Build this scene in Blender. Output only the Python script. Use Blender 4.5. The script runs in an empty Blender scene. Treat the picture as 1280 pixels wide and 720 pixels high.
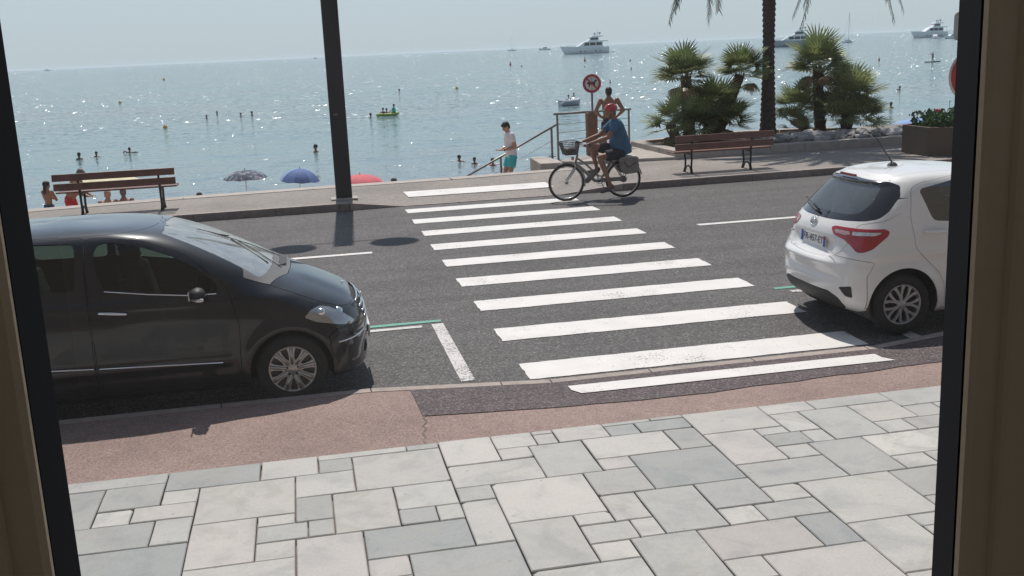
import bpy, bmesh, math, random
import numpy as np
from mathutils import Vector, Matrix, Quaternion
random.seed(7)
C=bpy.context.scene.collection
R=math.radians
# ---------------------------------------------------------------- camera
cam_d=bpy.data.cameras.new('camera');cam=bpy.data.objects.new('camera',cam_d);C.objects.link(cam)
cam_d.sensor_width=36;cam_d.lens=1320.5/1280*36;cam_d.clip_start=.01;cam_d.clip_end=60000
PITCH,YAW,ROLL=.22265,.19125,-.04446
fw=Vector((math.sin(YAW)*math.cos(PITCH),math.cos(YAW)*math.cos(PITCH),-math.sin(PITCH)))
rt=Vector((math.cos(YAW),-math.sin(YAW),0));up=rt.cross(fw)
rt2=rt*math.cos(ROLL)+up*math.sin(ROLL);up2=up*math.cos(ROLL)-rt*math.sin(ROLL)
M=Matrix((rt2,up2,-fw)).transposed().to_4x4();M.translation=(0,0,2.9);cam.matrix_world=M
bpy.context.scene.camera=cam
# ---------------------------------------------------------------- sky and sun
SUN_EL,SUN_AZ=R(59.5),R(3.0)      # azimuth from +Y towards +X
w=bpy.data.worlds.new('World');bpy.context.scene.world=w;w.use_nodes=True
nt=w.node_tree;nt.nodes.clear()
sky=nt.nodes.new('ShaderNodeTexSky');sky.sky_type='NISHITA';sky.sun_disc=False
sky.sun_elevation=SUN_EL;sky.sun_rotation=SUN_AZ;sky.air_density=1.0;sky.dust_density=.85;sky.ozone_density=1.0;sky.altitude=0
bg=nt.nodes.new('ShaderNodeBackground');bg.inputs[1].default_value=.088
hs=nt.nodes.new('ShaderNodeHueSaturation');hs.inputs['Saturation'].default_value=.45
ou=nt.nodes.new('ShaderNodeOutputWorld');nt.links.new(sky.outputs[0],hs.inputs['Color']);tn=nt.nodes.new('ShaderNodeMix');tn.data_type='RGBA';tn.blend_type='MULTIPLY';tn.inputs[0].default_value=1;tn.inputs[7].default_value=(.90,1.05,1.19,1);nt.links.new(hs.outputs[0],tn.inputs[6])
tcw=nt.nodes.new('ShaderNodeTexCoord');sx=nt.nodes.new('ShaderNodeSeparateXYZ');nt.links.new(tcw.outputs['Generated'],sx.inputs[0])
mrw=nt.nodes.new('ShaderNodeMapRange');mrw.interpolation_type='SMOOTHSTEP';mrw.inputs['From Min'].default_value=0;mrw.inputs['From Max'].default_value=.34;mrw.inputs['To Min'].default_value=.80;mrw.inputs['To Max'].default_value=0;nt.links.new(sx.outputs[2],mrw.inputs[0])
hz_=nt.nodes.new('ShaderNodeMix');hz_.data_type='RGBA';nt.links.new(mrw.outputs[0],hz_.inputs[0]);nt.links.new(tn.outputs[2],hz_.inputs[6]);hz_.inputs[7].default_value=(5.9,7.05,7.65,1)   # pale haze low over the horizon, all round
nt.links.new(hz_.outputs[2],bg.inputs[0]);nt.links.new(bg.outputs[0],ou.inputs[0])
sun_d=bpy.data.lights.new('sun','SUN');sun_d.energy=4.1;sun_d.angle=R(.53);sun_d.color=(1,.955,.90)
sun=bpy.data.objects.new('sun',sun_d);C.objects.link(sun)
sd=Vector((math.sin(SUN_AZ)*math.cos(SUN_EL),math.cos(SUN_AZ)*math.cos(SUN_EL),math.sin(SUN_EL)))
sun.rotation_euler=sd.to_track_quat('Z','Y').to_euler();sun.location=(0,0,30)
sc=bpy.context.scene
sc.view_settings.view_transform='Standard';sc.view_settings.look='None';sc.view_settings.exposure=.0;sc.view_settings.gamma=1
sc.render.engine='CYCLES';sc.cycles.use_denoising=True;sc.cycles.max_bounces=10;sc.cycles.transparent_max_bounces=24
sc.cycles.glossy_bounces=4;sc.cycles.diffuse_bounces=4;sc.cycles.sample_clamp_indirect=6;sc.cycles.volume_bounces=1
sc.cycles.caustics_reflective=False;sc.cycles.caustics_refractive=False
# ---------------------------------------------------------------- material helpers
MATS={}
def newmat(name):
    m=bpy.data.materials.new(name);m.use_nodes=True;t=m.node_tree;t.nodes.clear();MATS[name]=m
    o=t.nodes.new('ShaderNodeOutputMaterial');return m,t,o
def nn(t,k,**kw):
    n=t.nodes.new(k)
    for a,v in kw.items():
        if a.startswith('i_'):
            q=a[2:];q=int(q) if q.isdigit() else q.replace('_',' ')
            n.inputs[q].default_value=v
        else: setattr(n,a,v)
    return n
def ramp(t,src,stops):
    r=t.nodes.new('ShaderNodeValToRGB');e=r.color_ramp.elements
    while len(e)<len(stops): e.new(.5)
    for x,(p,c) in zip(e,stops): x.position=p;x.color=(*c,1) if len(c)==3 else c
    t.links.new(src,r.inputs[0]);return r.outputs[0]
def coords(t,scale=None,obj=True):
    tc=t.nodes.new('ShaderNodeTexCoord');s=tc.outputs['Object']
    if scale:
        m=nn(t,'ShaderNodeMapping');m.inputs['Scale'].default_value=scale;t.links.new(s,m.inputs[0]);s=m.outputs[0]
    return s
def mixc(t,f,a,b,mode='MIX'):
    m=t.nodes.new('ShaderNodeMix');m.data_type='RGBA';m.blend_type=mode
    for v,i in ((f,0),(a,6),(b,7)):
        if isinstance(v,(int,float)): m.inputs[i].default_value=v
        elif isinstance(v,tuple): m.inputs[i].default_value=(*v,1)
        else: t.links.new(v,m.inputs[i])
    return m.outputs[2]
def noise(t,v,scale,detail=4,rough=.55,dist=0):
    n=nn(t,'ShaderNodeTexNoise');n.inputs['Scale'].default_value=scale;n.inputs['Detail'].default_value=detail
    n.inputs['Roughness'].default_value=rough;n.inputs['Distortion'].default_value=dist;t.links.new(v,n.inputs['Vector']);return n.outputs[0]
def bump(t,h,strength,dist,normal=None):
    b=t.nodes.new('ShaderNodeBump');b.inputs['Strength'].default_value=strength;b.inputs['Distance'].default_value=dist
    t.links.new(h,b.inputs['Height'])
    if normal: t.links.new(normal,b.inputs['Normal'])
    return b.outputs[0]
def mat(name,col,rough=.5,metal=0,var=.12,vs=6,bs=0,bscale=80,coat=0,spec=.5,rand=0,dark=None,sss=0):
    """plain surface with large soft variation of colour, fine relief, optional per-object variation"""
    m,t,o=newmat(name);b=t.nodes.new('ShaderNodeBsdfPrincipled');c=coords(t)
    n=noise(t,c,vs,5)
    lo=tuple(x*(1-var) for x in col);hi=tuple(min(1,x*(1+var)) for x in col)
    k=ramp(t,n,[(.3,lo),(.7,hi)])
    if dark:
        n2=noise(t,c,dark[0],6,.7);k=mixc(t,ramp(t,n2,[(dark[1],(0,0,0)),(min(.99,dark[1]+.12),(1,1,1))]),k,dark[2])
    if rand:
        oi=t.nodes.new('ShaderNodeObjectInfo');mr=nn(t,'ShaderNodeMapRange');mr.inputs['To Min'].default_value=1-rand;mr.inputs['To Max'].default_value=1+rand
        t.links.new(oi.outputs['Random'],mr.inputs[0]);h=nn(t,'ShaderNodeHueSaturation');t.links.new(mr.outputs[0],h.inputs['Value']);t.links.new(k,h.inputs['Color']);k=h.outputs[0]
    t.links.new(k,b.inputs['Base Color']);b.inputs['Roughness'].default_value=rough;b.inputs['Metallic'].default_value=metal
    b.inputs['Coat Weight'].default_value=coat;b.inputs['Coat Roughness'].default_value=.04;b.inputs['Specular IOR Level'].default_value=spec
    if bs: t.links.new(bump(t,noise(t,c,bscale,3),bs,.01),b.inputs['Normal'])
    t.links.new(b.outputs[0],o.inputs[0]);return m
def speckle(name,base,lo,hi,scale,rough=.8,bs=.4,patch=None,stain=None,tint=None):
    """asphalt-like aggregate"""
    m,t,o=newmat(name);b=t.nodes.new('ShaderNodeBsdfPrincipled');c=coords(t)
    v=nn(t,'ShaderNodeTexVoronoi');v.inputs['Scale'].default_value=scale;t.links.new(c,v.inputs['Vector'])
    sep=nn(t,'ShaderNodeSeparateColor');t.links.new(v.outputs['Color'],sep.inputs[0])
    k=ramp(t,sep.outputs[0],[(0,lo),(.35,base),(.78,base),(1,hi)])
    n=noise(t,c,.55,6,.6);k=mixc(t,.75,k,ramp(t,n,[(.3,(.62,.62,.62)),(.5,(.84,.84,.84)),(.7,(1,1,1))]),'MULTIPLY')
    n3=noise(t,c,7,6,.65);k=mixc(t,.45,k,ramp(t,n3,[(.35,(.7,.7,.7)),(.6,(1,1,1))]),'MULTIPLY')
    if patch:   # long worn strips along the traffic
        mp=coords(t,(.12,1.6,1));k=mixc(t,.6,k,ramp(t,noise(t,mp,1.2,4,.6),[(.38,(.72,.70,.70)),(.55,(1,1,1))]),'MULTIPLY')
    if stain: k=mixc(t,ramp(t,noise(t,c,stain[0],7,.75),[(stain[1],(0,0,0)),(stain[1]+.05,(1,1,1))]),k,stain[2])
    t.links.new(k,b.inputs['Base Color']);b.inputs['Roughness'].default_value=rough;b.inputs['Specular IOR Level'].default_value=.35
    t.links.new(bump(t,v.outputs['Distance'],bs,.004),b.inputs['Normal']);t.links.new(b.outputs[0],o.inputs[0]);return m
# ---------------------------------------------------------------- mesh helpers
class MB:
    def __init__(s): s.v=[];s.f=[];s.sm=[]
    def add(s,v,f,smooth=False):
        b=len(s.v);s.v+=[tuple(p) for p in v];s.f+=[tuple(b+i for i in q) for q in f];s.sm+=[smooth]*len(f);return s
    def box(s,c,d,rot=None,bev=0):
        x,y,z=d[0]/2,d[1]/2,d[2]/2;c=Vector(c)
        if bev:
            b=min(bev,x*.9,y*.9,z*.9);pts=[]
            for k,(zz,i) in enumerate(((-z,b),(-z+b,0),(z-b,0),(z,b))):
                for sx,sy in ((1,1),(-1,1),(-1,-1),(1,-1)):
                    a=(sx*(x-i),sy*(y-i-b if i==0 else y-i-b));
                    if sx*sy>0: pts+=[(sx*(x-i),sy*(y-i-b),zz),(sx*(x-i-b),sy*(y-i),zz)]
                    else: pts+=[(sx*(x-i-b),sy*(y-i),zz),(sx*(x-i),sy*(y-i-b),zz)]
            f=[tuple(range(7,-1,-1)),tuple(range(24,32))]
            for k in range(3):
                for i in range(8): f.append((k*8+i,k*8+(i+1)%8,(k+1)*8+(i+1)%8,(k+1)*8+i))
        else:
            pts=[(sx*x,sy*y,sz*z) for sz in (-1,1) for sx,sy in ((-1,-1),(1,-1),(1,1),(-1,1))]
            f=[(3,2,1,0),(4,5,6,7),(0,1,5,4),(1,2,6,5),(2,3,7,6),(3,0,4,7)]
        if rot is not None: pts=[rot@Vector(p) for p in pts]
        return s.add([c+Vector(p) for p in pts],f)
    def tube(s,pts,r,n=8,cap=True,smooth=True,closed=False,flat=None):
        pts=[Vector(p) for p in pts];m=len(pts);rr=r if hasattr(r,'__len__') else [r]*m;V=[];ref=None
        for i,p in enumerate(pts):
            if closed: d=(pts[(i+1)%m]-pts[i-1])
            else: d=(pts[min(i+1,m-1)]-pts[max(i-1,0)])
            d=d.normalized() if d.length>1e-9 else Vector((0,0,1))
            if ref is None: ref=d.orthogonal().normalized() if flat is None else (Vector(flat)-d*Vector(flat).dot(d)).normalized()
            ref=(ref-d*ref.dot(d));ref=ref.normalized() if ref.length>1e-6 else d.orthogonal().normalized()
            b=d.cross(ref)
            for k in range(n):
                a=2*math.pi*k/n;V.append(p+(ref*math.cos(a)+b*math.sin(a))*rr[i])
        f=[]
        for i in range(m if closed else m-1):
            j=(i+1)%m
            for k in range(n): f.append((i*n+k,i*n+(k+1)%n,j*n+(k+1)%n,j*n+k))
        if cap and not closed: f+= [tuple(range(n-1,-1,-1)),tuple((m-1)*n+k for k in range(n))]
        return s.add(V,f,smooth)
    def lathe(s,prof,n=32,axis='z',c=(0,0,0),smooth=True):
        V=[];c=Vector(c)
        for r,h in prof:
            for k in range(n):
                a=2*math.pi*k/n;x,y=r*math.cos(a),r*math.sin(a)
                V.append(c+(Vector((x,y,h)) if axis=='z' else Vector((x,h,y)) if axis=='y' else Vector((h,x,y))))
        f=[]
        for i in range(len(prof)-1):
            for k in range(n):
                q=(i*n+k,i*n+(k+1)%n,(i+1)*n+(k+1)%n,(i+1)*n+k);f.append(q if axis!='y' else q[::-1])
        return s.add(V,f,smooth)
    def prism(s,poly,h0,h1,axis='z',c=(0,0,0),smooth=False):
        """polygon (2D) extruded along an axis; y: polygon in xz, x: polygon in yz"""
        c=Vector(c);n=len(poly);g={'z':lambda a,b,h:(a,b,h),'y':lambda a,b,h:(a,h,b),'x':lambda a,b,h:(h,a,b)}[axis]
        V=[c+Vector(g(a,b,h)) for h in (h0,h1) for a,b in poly]
        return s.add(V,[tuple(range(n-1,-1,-1)),tuple(range(n,2*n))]+[(i,(i+1)%n,n+(i+1)%n,n+i) for i in range(n)],smooth)
    def ell(s,c,r,rot=None,nu=12,nv=8):
        V=[];c=Vector(c)
        for j in range(nv+1):
            t=math.pi*j/nv
            for i in range(nu):
                a=2*math.pi*i/nu;p=Vector((r[0]*math.sin(t)*math.cos(a),r[1]*math.sin(t)*math.sin(a),-r[2]*math.cos(t)))
                V.append(c+(rot@p if rot is not None else p))
        return s.add(V,[(j*nu+i,j*nu+(i+1)%nu,(j+1)*nu+(i+1)%nu,(j+1)*nu+i) for j in range(nv) for i in range(nu)],True)
    def mesh(s,name,m=None,fixn=False):
        me=bpy.data.meshes.new(name);me.from_pydata(s.v,[],s.f)
        me.polygons.foreach_set('use_smooth',s.sm);me.update()
        if fixn:
            bm=bmesh.new();bm.from_mesh(me);bmesh.ops.recalc_face_normals(bm,faces=bm.faces);bm.to_mesh(me);bm.free()
        if m is not None: me.materials.append(m)
        return me
    def build(s,name,m,parent=None,loc=None,rot=None,fixn=True):
        return link(name,s.mesh(name,m,fixn),parent,loc,rot)
def link(name,me,parent=None,loc=None,rot=None):
    o=bpy.data.objects.new(name,me);C.objects.link(o)
    if parent is not None: o.parent=parent
    if loc is not None: o.location=loc
    if rot is not None: o.rotation_euler=rot
    return o
def tag(o,label=None,cat=None,group=None,kind=None):
    if label: o['label']=label
    if cat: o['category']=cat
    if group: o['group']=group
    if kind: o['kind']=kind
    return o
def thing(name,label,cat,loc=(0,0,0),rz=0,group=None):
    o=bpy.data.objects.new(name,None);C.objects.link(o);o.location=loc;o.rotation_euler=(0,0,rz);return tag(o,label,cat,group)
def copy_tree(o,parent=None):
    c=o.copy();C.objects.link(c);c.parent=parent
    for ch in list(o.children): copy_tree(ch,c)
    return c
def rot2(v,n=(0,0,1)):
    return Vector(v).to_track_quat('Z','Y').to_matrix()
def text_mesh(s,size,name,m,parent,mw,extrude=.0008):
    cu=bpy.data.curves.new(name,'FONT');cu.body=s;cu.size=size;cu.align_x='CENTER';cu.align_y='CENTER';cu.extrude=extrude;cu.resolution_u=3
    t=bpy.data.objects.new(name,cu);C.objects.link(t)
    dg=bpy.context.evaluated_depsgraph_get();me=bpy.data.meshes.new_from_object(t.evaluated_get(dg));bpy.data.objects.remove(t)
    me.materials.clear();me.materials.append(m);o=link(name,me,parent);o.matrix_local=mw;return o

# ---------------------------------------------------------------- materials of the setting
M_asph=speckle('asphalt',(.112,.102,.100),(.035,.033,.033),(.27,.25,.24),72,.78,.5,patch=True,stain=(1.3,.66,(.062,.058,.056)))
M_dark=speckle('fresh_dark_asphalt',(.105,.076,.078),(.03,.024,.026),(.26,.21,.21),75,.75,.8)
M_pink=speckle('pink_asphalt',(.335,.235,.205),(.21,.14,.12),(.44,.34,.30),110,.85,.4,stain=(.8,.70,(.24,.16,.14)))
M_conc=speckle('promenade_concrete',(.315,.275,.245),(.19,.17,.155),(.42,.38,.35),55,.85,.3)
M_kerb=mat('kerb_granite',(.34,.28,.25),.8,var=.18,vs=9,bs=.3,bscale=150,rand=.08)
M_kerbd=mat('shaded_kerb_face',(.25,.20,.178),.85,var=.2,vs=9,bs=.3,bscale=150,rand=.12)  # kerb granite again, with the shade of the road-side face put into its colour
M_stone=mat('light_concrete',(.40,.35,.31),.85,var=.14,vs=5,bs=.25,bscale=60,rand=.05)
def paint(name,col,wear=.62):
    m,t,o=newmat(name);b=t.nodes.new('ShaderNodeBsdfPrincipled');c=coords(t)
    k=ramp(t,noise(t,c,3,4),[(.3,tuple(x*.88 for x in col)),(.7,col)])
    v=noise(t,c,42,5,.75);n2=noise(t,c,1.6,3)
    mm=nn(t,'ShaderNodeMath',operation='ADD');t.links.new(v,mm.inputs[0]);m2=nn(t,'ShaderNodeMath',operation='MULTIPLY');m2.inputs[1].default_value=.45;t.links.new(n2,m2.inputs[0]);t.links.new(m2.outputs[0],mm.inputs[1])
    k=mixc(t,ramp(t,mm.outputs[0],[(wear+.235,(0,0,0)),(min(1,wear+.285),(1,1,1))]),k,(.15,.14,.135))
    t.links.new(k,b.inputs['Base Color']);b.inputs['Roughness'].default_value=.6
    t.links.new(bump(t,noise(t,c,160,2),.35,.003),b.inputs['Normal']);t.links.new(b.outputs[0],o.inputs[0]);return m
M_paint=paint('white_road_paint',(.72,.68,.65),.605);M_green=paint('green_road_paint',(.10,.34,.25),.60);M_worn=paint('worn_white_paint',(.62,.58,.56),.52)
def tile_mat():
    m,t,o=newmat('paving_stone');b=t.nodes.new('ShaderNodeBsdfPrincipled')
    oi=t.nodes.new('ShaderNodeObjectInfo');tc=t.nodes.new('ShaderNodeTexCoord')
    off=nn(t,'ShaderNodeVectorMath',operation='SCALE');off.inputs[0].default_value=(37,91,53);t.links.new(oi.outputs['Random'],off.inputs['Scale'])
    ad=nn(t,'ShaderNodeVectorMath',operation='ADD');t.links.new(tc.outputs['Object'],ad.inputs[0]);t.links.new(off.outputs[0],ad.inputs[1]);c=ad.outputs[0]
    k=ramp(t,oi.outputs['Random'],[(0,(.36,.372,.365)),(.06,(.45,.425,.405)),(.12,(.51,.495,.47)),(.28,(.37,.37,.36)),(.42,(.57,.545,.515)),(.56,(.33,.345,.345)),(.68,(.53,.50,.475)),(.82,(.40,.405,.395)),(.93,(.59,.57,.54)),(1,(.36,.365,.355))])
    k=mixc(t,.55,k,ramp(t,noise(t,c,3.2,7,.62,.6),[(.3,(.52,.56,.60)),(.5,(.88,.88,.88)),(.72,(1,.985,.965))]),'MULTIPLY')
    k=mixc(t,.8,k,ramp(t,noise(t,c,60,5,.75),[(.3,(.82,.82,.82)),(.6,(1,1,1))]),'MULTIPLY')
    k=mixc(t,ramp(t,noise(t,c,14,6,.8),[(.70,(0,0,0)),(.76,(.6,.6,.6))]),k,(.25,.24,.23))
    t.links.new(k,b.inputs['Base Color']);b.inputs['Roughness'].default_value=.72
    v2=nn(t,'ShaderNodeTexVoronoi');v2.inputs['Scale'].default_value=5;t.links.new(c,v2.inputs['Vector'])
    k=mixc(t,ramp(t,v2.outputs['Distance'],[(0,(.75,.75,.75)),(.05,(.55,.55,.55)),(.075,(0,0,0))]),k,mixc(t,.8,k,(.20,.19,.18)))
    k=mixc(t,ramp(t,noise(t,c,1.7,8,.72,.8),[(.54,(0,0,0)),(.62,(.55,.55,.55)),(.70,(.2,.2,.2))]),k,(.33,.32,.295))
    k=mixc(t,1,k,(.95,.935,.915),'MULTIPLY')
    t.links.new(k,b.inputs['Base Color'])
    h=noise(t,c,28,6,.65);t.links.new(bump(t,h,.45,.006),b.inputs['Normal']);t.links.new(b.outputs[0],o.inputs[0]);return m
M_tile=tile_mat()
M_joint=mat('joint_grout',(.19,.145,.12),.95,var=.3,vs=20,bs=.5)
def sea_mat():
    m,t,o=newmat('sea_water');b=t.nodes.new('ShaderNodeBsdfPrincipled');c=coords(t)
    n=noise(t,coords(t,(.006,.03,1)),1,5,.6)
    k=ramp(t,n,[(.32,(.115,.215,.235)),(.48,(.145,.235,.250)),(.62,(.180,.225,.245)),(.75,(.150,.24,.255))])
    t.links.new(k,b.inputs['Base Color']);b.inputs['Roughness'].default_value=.10;b.inputs['IOR'].default_value=1.333
    # wave slopes: three sizes of ripple, plus a few steep facets that catch the sun
    tot=None
    def slope(src,ax,ay):
        s1=nn(t,'ShaderNodeVectorMath',operation='SUBTRACT');s1.inputs[1].default_value=(.5,.5,.5);t.links.new(src,s1.inputs[0])
        s2=nn(t,'ShaderNodeVectorMath',operation='MULTIPLY');s2.inputs[1].default_value=(ax,ay,0);t.links.new(s1.outputs[0],s2.inputs[0]);return s2.outputs[0]
    def add(a,bb):
        s3=nn(t,'ShaderNodeVectorMath',operation='ADD');t.links.new(a,s3.inputs[0]);t.links.new(bb,s3.inputs[1]);return s3.outputs[0]
    for sc_,det,a in (((.10,.35,1),3,.30),((.8,2.6,1),3,.42),((4,11,1),2,.30)):
        q=nn(t,'ShaderNodeTexNoise');q.inputs['Scale'].default_value=1;q.inputs['Detail'].default_value=det;q.inputs['Roughness'].default_value=.6;t.links.new(coords(t,sc_),q.inputs['Vector'])
        v=slope(q.outputs['Color'],a*.6,a);tot=v if tot is None else add(tot,v)
    vo=nn(t,'ShaderNodeTexVoronoi');vo.inputs['Scale'].default_value=1;t.links.new(coords(t,(8,13,1)),vo.inputs['Vector'])
    sp=nn(t,'ShaderNodeSeparateColor');t.links.new(vo.outputs['Color'],sp.inputs[0]);gt=nn(t,'ShaderNodeMath',operation='GREATER_THAN');gt.inputs[1].default_value=.45;t.links.new(sp.outputs[2],gt.inputs[0])
    dd=nn(t,'ShaderNodeMath',operation='LESS_THAN');dd.inputs[1].default_value=.34;t.links.new(vo.outputs['Distance'],dd.inputs[0]);gg=nn(t,'ShaderNodeMath',operation='MULTIPLY');t.links.new(gt.outputs[0],gg.inputs[0]);t.links.new(dd.outputs[0],gg.inputs[1])
    fv=slope(vo.outputs['Color'],1.5,1.5);f2=nn(t,'ShaderNodeVectorMath',operation='SCALE');t.links.new(fv,f2.inputs[0]);t.links.new(gg.outputs[0],f2.inputs['Scale']);tot=add(tot,f2.outputs[0])
    v3=nn(t,'ShaderNodeTexVoronoi');v3.inputs['Scale'].default_value=1;t.links.new(coords(t,(2.6,4.4,1)),v3.inputs['Vector'])
    s3_=nn(t,'ShaderNodeSeparateColor');t.links.new(v3.outputs['Color'],s3_.inputs[0]);g3=nn(t,'ShaderNodeMath',operation='GREATER_THAN');g3.inputs[1].default_value=.72;t.links.new(s3_.outputs[2],g3.inputs[0])
    sy_=nn(t,'ShaderNodeSeparateXYZ');t.links.new(c,sy_.inputs[0]);my=nn(t,'ShaderNodeMapRange');my.inputs['From Min'].default_value=75;my.inputs['From Max'].default_value=120;t.links.new(sy_.outputs[1],my.inputs[0])
    m3=nn(t,'ShaderNodeMath',operation='MULTIPLY');t.links.new(g3.outputs[0],m3.inputs[0]);t.links.new(my.outputs[0],m3.inputs[1]);f3=nn(t,'ShaderNodeVectorMath',operation='SCALE');t.links.new(slope(v3.outputs['Color'],1.5,1.5),f3.inputs[0]);t.links.new(m3.outputs[0],f3.inputs['Scale']);tot=add(tot,f3.outputs[0])
    up_=nn(t,'ShaderNodeVectorMath',operation='ADD');up_.inputs[1].default_value=(0,0,1);t.links.new(tot,up_.inputs[0]);nz=nn(t,'ShaderNodeVectorMath',operation='NORMALIZE');t.links.new(up_.outputs[0],nz.inputs[0])
    t.links.new(nz.outputs[0],b.inputs['Normal']);t.links.new(b.outputs[0],o.inputs[0]);return m
M_sea=sea_mat()
M_sand=mat('sand',(.42,.34,.25),.95,var=.12,vs=2,bs=.5,bscale=40)
M_shade=mat('plaster',(.50,.45,.39),.9,var=.06,vs=2,bs=.2,bscale=60)
M_wall=mat('sea_wall_concrete',(.33,.29,.26),.9,var=.15,vs=3,bs=.3)
def structure(o): o['kind']='structure';return o
def sm(a,b,x):
    t=min(1,max(0,(x-a)/(b-a)));return t*t*(3-2*t)
def lerp(x,xs,ys): return float(np.interp(x,xs,ys))
# kerb lines (y) and kerb heights (z) along x
def near_h(x): return lerp(x,[-50,.42,2.0,5.15,6.1,50],[.105,.105,.018,.018,.105,.105])
NEAR_Y=8.66   # back edge of the near kerb; front face at 8.78
def far_y(x): return lerp(x,[-40,-1.6,5,11.4,40],[20.05,20.38,20.42,20.62,21.6])
def far_h(x): return lerp(x,[-50,.85,1.85,5.0,6.35,50],[.14,.14,.012,.012,.14,.14])
# one sheet of ground under the town side, out to the horizon
mb=MB();mb.add([(-9000,-9000,-.06),(9000,-9000,-.06),(9000,23.2,-.06),(-9000,23.2,-.06)],[(0,1,2,3)]);structure(mb.build('ground',M_conc,fixn=False))
xs=[-60,-30,-15,-8,-4,-2,0,.42,.8,1.2,1.6,2,3,4,5.15,5.6,6.1,7,8,9,11.4,15,20,30,60]
mb=MB();V=[]
for x in xs: V+=[(x,8.74,0),(x,14,.012),(x,far_y(x)+.1,0)]
mb.add(V,[(3*i+j,3*i+3+j,3*i+4+j,3*i+1+j) for i in range(len(xs)-1) for j in (0,1)]);structure(mb.build('road',M_asph,fixn=False))
def road_z(y): return .012*min((y-8.74)/5.26,(20.4-y)/6.4)
def strip(name,pts,m,label=None,lift=.006):
    o=MB().add([(x,y,road_z(y)+lift) for x,y in pts],[tuple(range(len(pts)))]).build(name,m,fixn=False);structure(o)
    if label: o['label']=label
    return o
# zebra crossing
for k in range(9):
    y0=8.86+1.324*k;x0,x1=1.85+random.uniform(-.01,.01),5.17+random.uniform(-.02,.02)
    e=[(x0+(x1-x0)*i/36,y0+random.uniform(-.007,.007)) for i in range(37)]+[(x1+random.uniform(-.008,.008),y0+.5*i/6) for i in range(1,6)]+[(x1+(x0-x1)*i/36,y0+.5+random.uniform(-.007,.007)) for i in range(37)]+[(x0+random.uniform(-.008,.008),y0+.5-.5*i/6) for i in range(1,6)]
    strip('crossing_stripe',e,M_paint)
for x0,x1,y in ((-1.9,.93,15.68),(6.15,8.6,15.86),(-7,-4.1,15.6),(11.6,14.4,15.95)): strip('lane_line',[(x0,y-.075),(x1,y-.075+.01),(x1,y+.075),(x0,y+.075)],M_paint)
strip('parking_line',[(-5,11.19),(1.36,11.20),(1.36,11.29),(-5,11.28)],M_green);strip('parking_line',[(-5,11.0),(1.13,11.02),(1.13,11.11),(-5,11.1)],M_worn)
strip('parking_line',[(1.24,9.0),(1.37,9.0),(1.37,11.12),(1.24,11.12)],M_worn)
strip('parking_line',[(5.33,11.26),(11,11.26),(11,11.35),(5.33,11.35)],M_green);strip('parking_line',[(5.45,11.05),(11,11.05),(11,11.15),(5.45,11.15)],M_worn)
strip('parking_line',[(5.62,8.9),(5.76,8.9),(5.76,11.05),(5.62,11.05)],M_worn)
# near kerb: stones with joints
def kerb_run(name,x0,x1,step,fy,fh,depth,m,base):
    x=x0;k=0
    while x<x1:
        xe=min(x+step*random.uniform(.85,1.15),x1);g=.005;V=[]
        for xx in (x+g,xe-g):
            y=fy(xx);h=fh(xx)+base
            V+=[(xx,y,-.1),(xx,y+depth,-.1),(xx,y+depth,h-.012),(xx,y+depth-.014*(1 if depth>0 else -1),h),(xx,y,h)]
        f=[(0,5,6,1),(1,6,7,2),(2,7,8,3),(3,8,9,4),(4,9,5,0),(0,1,2,3,4),(9,8,7,6,5)]
        o=MB().add(V,f).build(name,m);structure(o);x=xe
brk=lambda x0,x1:[x0,x1]
for a,b in ((-14,.42),(.42,2.0),(2.0,5.15),(5.15,6.1),(6.1,14)): kerb_run('kerbstone',a,b,1.0 if b-a<6 else 1.2,lambda x:8.665,near_h,.115,M_kerb,0)
# near pavement: pink asphalt, dark fresh patch, light stone paving
TZ=.058
def pave_z(x,y):
    f=sm(7.42,8.66,y);return TZ-.012+(near_h(x)-.004-TZ+.012)*f
xs=sorted(set([-14,-8,-4,-2,0,.42,1.2,2,2.9,4,5.15,5.6,6.1,8,14]+[.42+i*.26 for i in range(22)]));ys=[7.40+i*.18 for i in range(8)]
mb=MB();V=[(x,y,pave_z(x,y)) for x in xs for y in ys];n=len(ys)
mb.add(V,[(i*n+j,i*n+n+j,i*n+n+j+1,i*n+j+1) for i in range(len(xs)-1) for j in range(n-1)],True);structure(mb.build('pavement',M_pink,fixn=False))
dx=[.78+i*.2 for i in range(40)];V=[]
for x in dx:
    ylo=lerp(x,[.78,2.9,5.2,9],[8.02,7.90,8.05,8.12])+.012*math.sin(x*9)+.01*math.sin(x*23)
    for j in range(5):
        y=ylo+(8.655-ylo)*j/4;V.append((x-(.0 if x>.8 else .03*j/4),y,pave_z(x,y)+.006))
structure(MB().add(V,[(i*5+j,i*5+5+j,i*5+6+j,i*5+j+1) for i in range(len(dx)-1) for j in range(4)],True).build('asphalt_patch',M_dark,fixn=False))
V=[]
for x,ya,yb in ((2.10,8.255,8.50),(3.0,8.25,8.50),(4.0,8.25,8.495),(5.0,8.24,8.49)):
    for y in (ya,(ya+yb)/2,yb): V.append((x+(.06 if y<8.3 else 0),y,pave_z(x,y)+.013))
structure(MB().add(V,[(i*3+j,i*3+3+j,i*3+4+j,i*3+j+1) for i in range(3) for j in range(2)]).build('crossing_stripe',M_paint,fixn=False))
# crack in the pink asphalt
cr=[(.80,8.05),(.785,7.98),(.80,7.90),(.76,7.83),(.775,7.76),(.74,7.68),(.75,7.60),(.73,7.52),(.735,7.44)]
V=[];
for i,(x,y) in enumerate(cr): V+=[(x-.006-.004*(i%2),y,pave_z(x,y)+.004),(x+.006,y,pave_z(x,y)+.004)]
structure(MB().add(V,[(2*i,2*i+1,2*i+3,2*i+2) for i in range(len(cr)-1)]).build('pavement_crack',M_joint,fixn=False))
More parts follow.
